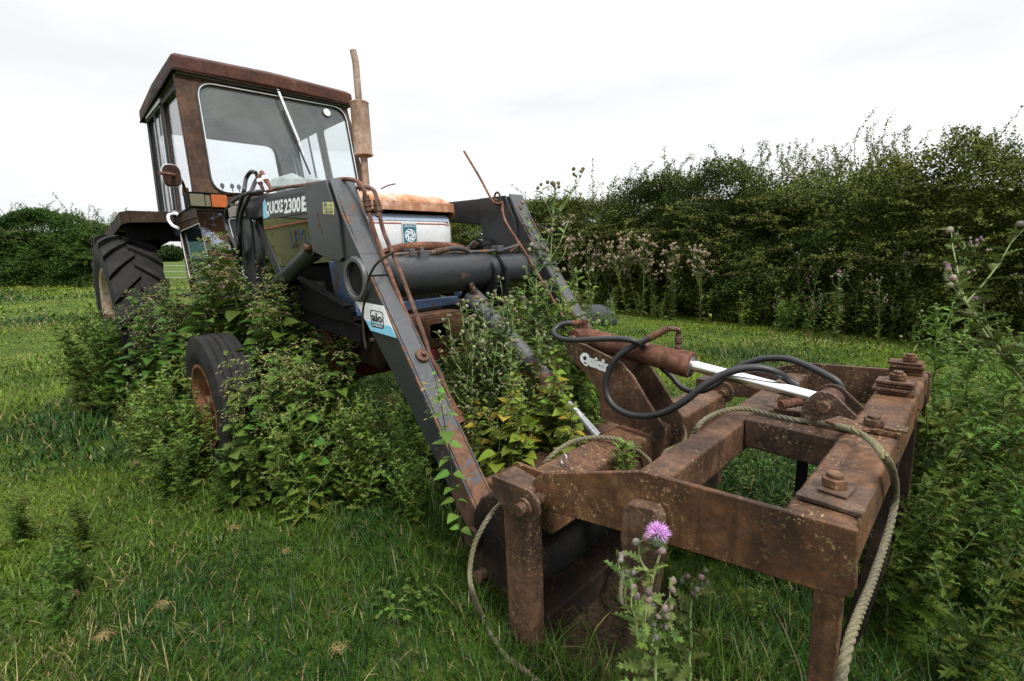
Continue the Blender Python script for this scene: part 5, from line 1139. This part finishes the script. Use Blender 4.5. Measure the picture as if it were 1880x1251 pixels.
single('thistle', 'foreground thistle with one open pink flower in front of the grab side plate', 'thistle', thistle, (.245, .86, .09), W3(1208, 1010, .74), (.0, 0, 0), 35, lsize=.085, branches=5, col=(.15, .20, .075), scol=(.24, .30, .12), head=.010, hcol=(.20, .15, .14), tuft=(.62, .36, .68), open_=.0, low=.05, bl=.10, dens=1.1, nh=2)
fl = FB(); rng = np.random.default_rng(5); c_ = np.array(W3(1207, 992, .735))
heads(fl, [c_], rng, .020, (.14, .15, .09), open_=0)
n_ = 190; a = rng.uniform(0, 6.28, n_); e = np.arcsin(rng.uniform(.0, 1, n_)); d2 = np.stack([np.cos(a)*np.cos(e), np.sin(a)*np.cos(e), np.sin(e)], -1)
fl.batch(TD, np.tile(c_+[0, 0, .010], (n_, 1))+d2*.004, d2, rng.normal(0, 1, (n_, 3)), .021*rng.uniform(.75, 1.1, n_), .0020, vary((.62, .34, .66), n_, .12, rng))
fo_ = [o for o in bpy.data.objects if o.get('label', '').startswith('foreground thistle')][0]
ob_fl = link('open_flower', fl.mesh('open_flower', 'flower')); ob_fl.parent = fo_; ob_fl.matrix_parent_inverse = Matrix.Translation(-Vector(fo_.location))
for i, (bx_, by_, tx_, ty_, dp) in enumerate(((1195, 1330, 1160, 1050, .86), (1260, 1330, 1272, 1075, .92), (1225, 1340, 1200, 1140, .76))):
    b0 = Wd(bx_, by_, dp); b0.z = .09
    single('thistle', ('short budding thistle left of the foreground thistle', 'short budding thistle on the grab side of the foreground thistle', 'lowest thistle at the foot of the foreground thistle, with a cluster of purple buds')[i], 'thistle', thistle, tuple(b0), W3(tx_, ty_, dp), (0, 0, 0), 40+i, lsize=.10, branches=4, col=(.12, .17, .06), scol=(.2, .26, .1), head=.009, hcol=(.20, .17, .15), tuft=(.5, .25, .5), open_=.06, low=.02, bl=.07, dens=1.3)
single('thistle', 'tall spiny thistle leaning in from the edge of the picture with grey seed heads', 'thistle', thistle, (1.9, 1.45, .05), W3(1742, 520, 1.35), (.05, 0, .10), 51, lsize=.13, branches=5, col=(.10, .145, .05), scol=(.20, .26, .11), head=.013, hcol=(.22, .20, .15), open_=.25, tuft=(.35, .22, .36), low=.1, bl=.30, nh=2)
# sprig on the headstock beam
single('thistle', 'small bright thistle sprig poking up over the headstock beam of the grab', 'thistle', thistle, tuple(WL((4.19, -.33, .02))), tuple(WL((4.16, -.30, .545))), (0, 0, 0), 60, lsize=.085, branches=10, col=(.13, .21, .06), head=.0, low=.62, bl=.085, dens=2.2)

# ------------------------------------------------------------------ hedges
def snoise(seed, k=5, f0=.6):
    r_ = np.random.default_rng(seed); A = r_.normal(0, 1, (k*4, 3)); A = nrm(A)*(f0*2.0**np.repeat(np.arange(k), 4))[:, None]; ph = r_.uniform(0, 6.28, k*4); am = np.repeat(.55**np.arange(k), 4)
    return lambda p: (np.sin(p@A.T+ph)*am).sum(-1)/am.sum()*2.2
def hedge(name, label, path, H, depth, nleaf, lsz, cols, seed, sprigs=120, sp_len=(.3, .9)):
    rng = np.random.default_rng(seed); P = np.array(path, float); seg = np.linalg.norm(np.diff(P, axis=0), axis=1); cum = np.concatenate([[0], np.cumsum(seg)]); Ln = cum[-1]
    # more samples where it is near the viewpoint
    ss = np.linspace(0, Ln, 400); dist = np.array([np.linalg.norm([np.interp(s, cum, P[:, 0]), np.interp(s, cum, P[:, 1])]) for s in ss]); w = 1/np.maximum(dist, 4)**1.6; cdf = np.cumsum(w); cdf /= cdf[-1]
    s = np.interp(rng.random(nleaf), cdf, ss); base = np.stack([np.interp(s, cum, P[:, 0]), np.interp(s, cum, P[:, 1])], -1); j = np.clip(np.searchsorted(cum, s)-1, 0, len(seg)-1)
    tan = nrm(np.diff(P, axis=0))[j]; out = np.stack([tan[:, 1], -tan[:, 0]], -1)          # outward normal: flipped below if needed
    flip = np.sign((-(base)*out).sum(-1)); out *= flip[:, None]
    n1, n2, n3 = snoise(seed, 3, 1.5), snoise(seed+1, 4, 1.0), snoise(seed+2, 4, 1.3)
    n5 = snoise(seed+7, 3, 5.0); n6 = snoise(seed+9, 3, .8)
    Hs = H(s)+.16*n2(np.stack([s, s*0, s*0], -1)); 
    top = rng.random(nleaf) < .30
    u = np.where(top, rng.uniform(0, depth, nleaf), np.abs(rng.normal(0, .17, nleaf))); z = np.where(top, Hs-np.abs(rng.normal(0, .14, nleaf)), Hs*rng.random(nleaf)**.85)
    q = np.stack([s, z*1.3, s*0], -1); bulge = .85*(.45-np.abs(n1(q)))+.34*(.4-np.abs(n5(q)))+.22*n6(q)
    prof = .35*np.clip((z/Hs-.55)/.45, 0, 1)**2+.12*np.clip(1-z/.5, 0, 1)       # rounded shoulder, tucked foot
    off = u+prof-bulge*.7; off = np.where(top, u*1.0-.1, off)
    tq = np.stack([s*1.1, u*1.5, u*0+3], -1); zt_ = z+np.clip((z/Hs-.5)/.35, 0, 1)*(.60*(.3-np.abs(n1(tq)))+.22*(.4-np.abs(n5(tq)))+.24*n6(tq*.8))
    O = np.stack([base[:, 0]-out[:, 0]*off, base[:, 1]-out[:, 1]*off, zt_], -1); O[:, 2] += gz(O[:, 0], O[:, 1])
    d = np.linalg.norm(O[:, :2], axis=1); sc = np.clip(d/8, .8, 1.9); D = rng.normal(0, 1, (nleaf, 3))+[0, 0, .1]; Un = np.concatenate([out, np.full((nleaf, 1), .9)], 1)+rng.normal(0, .7, (nleaf, 3))
    cl = .45*n3(O*.55)+.25*n5(O*.4)+rng.normal(0, .55, nleaf)-.15; ci = np.clip(((cl+1.0)/2*len(cols)).astype(int), 0, len(cols)-1); C = np.array(cols)[ci]*(1+rng.normal(0, .22, (nleaf, 1))); hv = np.clip(n6(O*.9+7)*1.1, -1, 1)[:, None]; C = C*np.concatenate([1+.38*hv, 1+.12*hv, 1-.25*hv], 1)
    L = lsz*sc*rng.uniform(.6, 1.25, nleaf); fb = FB(); fb.batch(TD, O, D, Un, L, L*.72, np.clip(C, .004, 1))
    tw = FB()
    for i in range(sprigs):
        s_ = np.interp(rng.random(), cdf, ss); b = np.array([np.interp(s_, cum, P[:, 0]), np.interp(s_, cum, P[:, 1])]); jj = int(np.clip(np.searchsorted(cum, s_)-1, 0, len(seg)-1)); t = nrm(np.diff(P, axis=0))[jj]; o2 = np.array([t[1], -t[0]]); o2 *= np.sign(-(b@o2))
        uu = rng.uniform(.0, depth*.8); hz = float(H(np.array([s_]))[0])
        tp = rng.random() < .55
        if not tp: uu = rng.uniform(-.2, .1); hz = rng.uniform(.4, .9)*hz
        p0 = np.array([b[0]-o2[0]*uu, b[1]-o2[1]*uu, hz-.15]); ln = rng.uniform(*sp_len)*(1.5 if rng.random() < .08 else 1)*np.clip(np.linalg.norm(b)/11, .55, 1)
        dr = nrm(np.array([rng.normal(0, .5), rng.normal(0, .5), 1.2 if tp else .2])+np.append(o2, 0)*(.0 if tp else .9)); Q = path_stem(p0, p0+dr*ln, np.append(rng.normal(0, .12, 2), 0)*ln, 8, rng); Q[:, 2] -= np.linspace(0, 1, 8)**2*ln*rng.uniform(0, .35)
        dd = np.linalg.norm(b); k_ = float(np.clip(dd/8, .8, 1.9)); tw.tube(Q, .004*k_, .0012*k_, (.07, .05, .03), 4)
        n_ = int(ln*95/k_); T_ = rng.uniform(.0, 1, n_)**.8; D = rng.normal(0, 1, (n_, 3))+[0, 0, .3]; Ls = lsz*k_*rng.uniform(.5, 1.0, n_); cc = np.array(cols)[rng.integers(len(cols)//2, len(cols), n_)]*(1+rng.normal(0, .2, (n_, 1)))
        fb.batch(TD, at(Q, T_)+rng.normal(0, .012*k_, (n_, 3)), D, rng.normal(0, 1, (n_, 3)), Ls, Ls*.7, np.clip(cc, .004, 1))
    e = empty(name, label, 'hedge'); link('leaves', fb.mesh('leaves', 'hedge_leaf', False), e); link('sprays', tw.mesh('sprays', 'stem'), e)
    # closed dark shell added to stand for the shade inside the hedge
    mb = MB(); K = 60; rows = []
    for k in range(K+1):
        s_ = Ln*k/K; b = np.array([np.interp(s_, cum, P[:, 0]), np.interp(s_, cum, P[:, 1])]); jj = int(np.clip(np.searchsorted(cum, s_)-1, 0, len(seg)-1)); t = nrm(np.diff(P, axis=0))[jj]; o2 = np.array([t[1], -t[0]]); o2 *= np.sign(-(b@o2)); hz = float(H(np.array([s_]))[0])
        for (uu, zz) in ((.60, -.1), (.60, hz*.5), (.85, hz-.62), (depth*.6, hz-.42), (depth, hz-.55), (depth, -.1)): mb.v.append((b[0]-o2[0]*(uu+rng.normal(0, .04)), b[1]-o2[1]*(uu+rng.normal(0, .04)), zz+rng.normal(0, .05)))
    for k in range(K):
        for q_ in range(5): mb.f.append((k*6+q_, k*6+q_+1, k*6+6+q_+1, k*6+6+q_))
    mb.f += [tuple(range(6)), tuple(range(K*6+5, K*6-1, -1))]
    obj('dark_inner_shell', mb, 'hedge_core', e); return e
M['hedge_core'] = plain('dark_hedge_shell', (.012, .013, .007), .95, spec=0)
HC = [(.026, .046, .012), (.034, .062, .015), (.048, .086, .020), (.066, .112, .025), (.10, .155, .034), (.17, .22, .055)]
rp_ = [(9.6, -1.0), (7.6, 2.0), (6.15, 5.0), (4.75, 7.2), (2.95, 9.6), (1.5, 12.3), (-1.2, 17), (-5, 23)]
def Hr(s): return np.interp(s, [0, 3.5, 7, 9.5, 12.5, 15.5, 21, 28], [2.25, 2.3, 2.3, 2.55, 2.62, 2.50, 2.45, 2.45])
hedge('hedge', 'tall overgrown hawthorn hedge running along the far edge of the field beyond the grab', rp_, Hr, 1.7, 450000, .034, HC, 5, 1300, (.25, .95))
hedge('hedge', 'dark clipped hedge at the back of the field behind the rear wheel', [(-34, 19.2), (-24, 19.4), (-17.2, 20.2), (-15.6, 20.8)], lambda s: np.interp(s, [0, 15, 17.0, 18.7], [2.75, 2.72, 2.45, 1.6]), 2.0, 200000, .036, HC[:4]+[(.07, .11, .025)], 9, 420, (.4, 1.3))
# weeds along the foot of the long hedge
def along(K, n, s0, s1, o0, o1, hr, label, group, seed):
    rng = np.random.default_rng(seed); P = np.array(rp_); cum = np.concatenate([[0], np.cumsum(np.linalg.norm(np.diff(P, axis=0), axis=1))])
    for _ in range(n):
        s = rng.uniform(s0, s1); b = np.array([np.interp(s, cum, P[:, 0]), np.interp(s, cum, P[:, 1])]); o_ = rng.uniform(o0, o1); d = nrm(-b); K.put(label, group, b[0]+d[0]*o_-.0, b[1]+d[1]*o_, rng.uniform(*hr), rng)
along(K_thd, 30, 4.2, 12.5, -.15, .8, (.45, 1.25), 'thistle with small purple and white flower heads at the foot of the long hedge', 'flowering thistles under the long hedge', 71)
along(K_nlow, 50, 4.0, 16, -.05, .45, (.45, .85), 'dark nettle at the foot of the long hedge', 'nettles under the long hedge', 72)
along(K_see, 20, 13.0, 15.6, -.1, .9, (1.0, 1.6), 'thistle gone to pinkish seed in the pale clump where the hedge meets the tractor', 'seeding thistles under the hedge', 73)
along(K_see, 5, 11.3, 12.6, .1, .6, (1.1, 1.4), 'thistle with pale fluffy seed heads standing before the long hedge', 'seeding thistles before the hedge', 74)
along(K_thd, 3, 5.5, 8.2, .2, 1.4, (1.3, 1.75), 'very tall purple flowered thistle before the near end of the long hedge', 'tall thistles before the hedge', 75)
along(K_thi, 30, 5, 16, .3, .9, (.3, .6), 'small thistle at the edge of the grass along the long hedge', 'small thistles along the hedge', 76)
along(K_nyel, 12, 9, 14, .2, .6, (.5, .7), 'yellowing nettle at the edge of the grass along the long hedge', 'yellowing nettles along the hedge', 77)

# ------------------------------------------------------------------ far things
def far_tree():
    rng = np.random.default_rng(3); fb = FB(); n = 5000; D = nrm(rng.normal(0, 1, (n, 3))); nf = snoise(8, 4, .5)
    O = D*np.array([4.6, 4.0, 2.3])*(rng.random((n, 1))**.3)*(1+.25*nf(D*3))[:, None]+[0, 0, 3.0]
    k = O[:, 2] > .6; O = O[k]; n = len(O); fb.batch(TD, O, rng.normal(0, 1, (n, 3)), rng.normal(0, 1, (n, 3)), .55, .4, vary((.03, .05, .018), n, .25, rng))
    e = empty('tree', 'small round tree on the horizon below the near fender', 'tree', (-104, 148, -.6)); link('crown', fb.mesh('crown', 'hedge_leaf', False), e)
    mb = MB(); mb.cyl((0, 0, -1), (0, 0, 3.4), .35, 8, .2); obj('trunk', mb, 'wood', e)
far_tree()
pb = (-645/FPX*230, 230)
mb = MB(); mb.cyl((pb[0], pb[1], -1), (pb[0], pb[1], 4.2), .16, 8, .12); te = empty('utility_pole', 'tiny telegraph pole with a crossarm on the horizon behind the rear wheel', 'utility pole'); obj('pole', mb, 'wood', te)
mb = MB(); mb.box((pb[0]-1.3, pb[1]-.1, 3.7), (pb[0]+1.3, pb[1]+.1, 3.95)); obj('crossarm', mb, 'wood', te)
ge = empty('field_gate', 'pale metal field gate at the back of the field behind the rear wheel', 'gate')
for z in (.35, .6, .85):
    mb = MB(); mb.cyl((-16.2, 20.4, z), (-13.2, 20.8, z), .014, 8); obj('rail', mb, 'gate', ge)
for x, y in ((-16.2, 20.4), (-13.2, 20.8)): mb = MB(); mb.cyl((x, y, .1), (x, y, 1.2), .03, 8); obj('upright', mb, 'gate', ge)
def boulder(c, r, label, seed):
    rng = random.Random(seed); bm = bmesh.new(); bmesh.ops.create_icosphere(bm, subdivisions=3, radius=1); ns = snoise(seed, 4, 1.2)
    co = np.array([v.co[:] for v in bm.verts]); dsp = 1+.28*ns(co)
    for v, d_ in zip(bm.verts, dsp): v.co = Vector((v.co.x*r[0], v.co.y*r[1], v.co.z*r[2]))*float(d_)
    me = bpy.data.meshes.new('boulder'); bm.to_mesh(me); bm.free(); fin(me, 60); me.materials.append(M['stone']); o_ = bpy.data.objects.new('boulder', me); COL.objects.link(o_); o_.location = c; tag(o_, label, 'boulder')
boulder(((1100-940)/FPX*8.3, 8.3, .10), (.34, .24, .24), 'larger grey boulder half hidden in the seeding thistles under the hedge', 3)
boulder(((1052-940)/FPX*8.2, 8.2, .08), (.25, .25, .22), 'smaller grey boulder next to the far loader arm under the hedge', 4)

# ------------------------------------------------------------------ grass
def grass():
    rng = np.random.default_rng(12); fb = FB(); nf, nc, nd, ny = snoise(31, 4, .9), snoise(32, 4, 2.2), snoise(33, 3, .5), snoise(34, 4, 1.3)
    for (r0, r1, n, L0, W0, seg) in ((.5, 2.0, 95000, .062, .0028, 3), (2.0, 3.6, 130000, .062, .0042, 3), (3.6, 7, 140000, .070, .0075, 2), (7, 13, 160000, .075, .013, 2), (13, 34, 190000, .10, .032, 2)):
        r_ = np.sqrt(rng.uniform(r0*r0, r1*r1, n)); a = rng.uniform(-R(82), R(82), n); x = np.sin(a)*r_; y = np.cos(a)*r_
        # clump the blades
        x += rng.normal(0, .012, n); y += rng.normal(0, .012, n)
        p3 = np.stack([x, y, x*0], -1); cl = nc(p3*2.2); keep = rng.random(n) < np.clip(.95+.5*cl, .35, 1)
        lx = (x-TO[0])*TR[0, 0]+(y-TO[1])*TR[1, 0]; ly = (x-TO[0])*TR[0, 1]+(y-TO[1])*TR[1, 1]
        bare = ((lx-4.2)/.16)**2+((ly+.38)/.24)**2 < 1.0+.3*cl; keep &= ~(bare & (rng.random(n) < .93))
        x, y, p3, cl = x[keep], y[keep], p3[keep], cl[keep]; n = len(x)
        z = gz(x, y); O = np.stack([x, y, z-.005], -1); lng = np.clip(nf(p3), -1, 1.3)
        L = L0*(.66+.80*lng+.28*cl)*rng.uniform(.45, 1.35, n)*(1+1.3*(rng.random(n) < .03)); L = np.clip(L, L0*.38, .4)
        az_ = rng.uniform(0, 6.28, n)+1.2*nd(p3*3); ln = np.abs(rng.normal(.55, .45, n))+3.5*(rng.random(n) < .06)
        D = np.stack([np.cos(az_)*ln, np.sin(az_)*ln, np.ones(n)], -1)
        yl = np.clip(.55+1.1*ny(p3)-.9*lng+.35*cl, 0, 1)[:, None]; C = np.array([[.024, .066, .009]])*(1-yl)+np.array([[.155, .215, .018]])*yl
        C = C*np.clip(1+rng.normal(0, .38, (n, 1)), .3, 2.4); st = rng.random(n) < .05+.22*np.clip(ny(p3*1.7+5)+.2*nc(p3*3), 0, 1); C[st] = vary((.30, .24, .12), st.sum(), .25, rng)
        C = np.clip(C, .004, 1); W_ = W0*rng.uniform(.6, 1.4, n)
        T_ = leaf_tpl([0, .35, .7, 1] if seg == 3 else [0, .6, 1], [.5, .5, .36, 0] if seg == 3 else [.5, .42, 0], 0, .38)
        tv, tf = T_; m = len(tv)//3; tv2 = np.array([tv[3*i+k] for i in range(m) for k in (0, 2)]); tf2 = np.array([(2*i, 2*i+1, 2*i+3, 2*i+2) for i in range(m-1)])
        fb.batch((tv2, tf2), O, D, np.stack([np.cos(az_), np.sin(az_), -ln*.5-.01], -1)*-1, L, W_, C)
    o_ = link('grass', fb.mesh('grass', 'blade')); tag(o_, 'short rough pasture grass with straw coloured stalks', 'grass', kind='stuff')
grass()
def clover():
    rng = np.random.default_rng(77); fb = FB(); n = 26000; r_ = np.sqrt(rng.uniform(1.0, 22, n)); a = rng.uniform(-R(58), R(58), n); x, y = np.sin(a)*r_, np.cos(a)*r_
    ns = snoise(91, 4, 1.6)(np.stack([x, y, x*0], -1)); k = ns > .38; x, y = x[k], y[k]; n = len(x); O = np.stack([x, y, gz(x, y)+rng.uniform(.015, .045, n)], -1)
    for q in range(3):
        az_ = rng.uniform(0, 6.28, n)+q*2.09; D = np.stack([np.cos(az_), np.sin(az_), rng.normal(.1, .25, n)], -1)
        fb.batch(TO_, O, D, np.tile([0, 0, 1.0], (n, 1))+rng.normal(0, .3, (n, 3)), rng.uniform(.010, .022, n), .014, vary((.075, .15, .035), n, .25, rng))
    tag(link('clover', fb.mesh('clover', 'leaf')), 'small round clover leaves spread in patches through the grass', 'clover', kind='stuff')
clover()
# dry tufts
def tuft_mesh(seed, n=110):
    rng = np.random.default_rng(seed); fb = FB(); az_ = rng.normal(0, 1.3, n); ln = rng.uniform(.2, 4, n); O = np.stack([rng.normal(0, .016, n), rng.normal(0, .012, n), rng.uniform(0, .02, n)], -1)
    tv, tf = leaf_tpl([0, .4, .75, 1], [.5, .5, .4, 0], 0, .9); tv2 = np.array([tv[3*i+k] for i in range(4) for k in (0, 2)]); tf2 = np.array([(2*i, 2*i+1, 2*i+3, 2*i+2) for i in range(3)])
    fb.batch((tv2, tf2), O, np.stack([np.cos(az_)*ln, np.sin(az_)*ln, np.ones(n)], -1), np.tile([0, 0, 1.0], (n, 1))+rng.normal(0, .1, (n, 3)), rng.uniform(.012, .04, n), .0018, vary((.36, .25, .13), n, .35, rng)); return fb.mesh('dry_tuft', 'blade')
tms = [tuft_mesh(i) for i in range(3)]
def gw(px, py):
    d = _ray(px, py); z = .08
    for _ in range(5): t = (z+.03-CAMH)/d[2]; p = CAM+t*d; z = float(gz(p[0], p[1]))
    return Vector((p[0], p[1], z+.025))
for i, (px, py, s_) in enumerate([(428, 968, .8), (525, 1012, .6), (135, 1090, .7), (300, 1108, .7), (190, 1165, .8), (620, 1190, .7), (250, 850, .8), (60, 780, .8)]):
    o_ = link('dry_grass_tuft', tms[i % 3]); o_.location = gw(px, py); o_.scale = (s_*.75,)*3; o_.rotation_euler = (0, 0, i*1.3); tag(o_, 'small tuft of dead brown grass lying in the pasture', 'grass tuft', 'dead grass tufts')
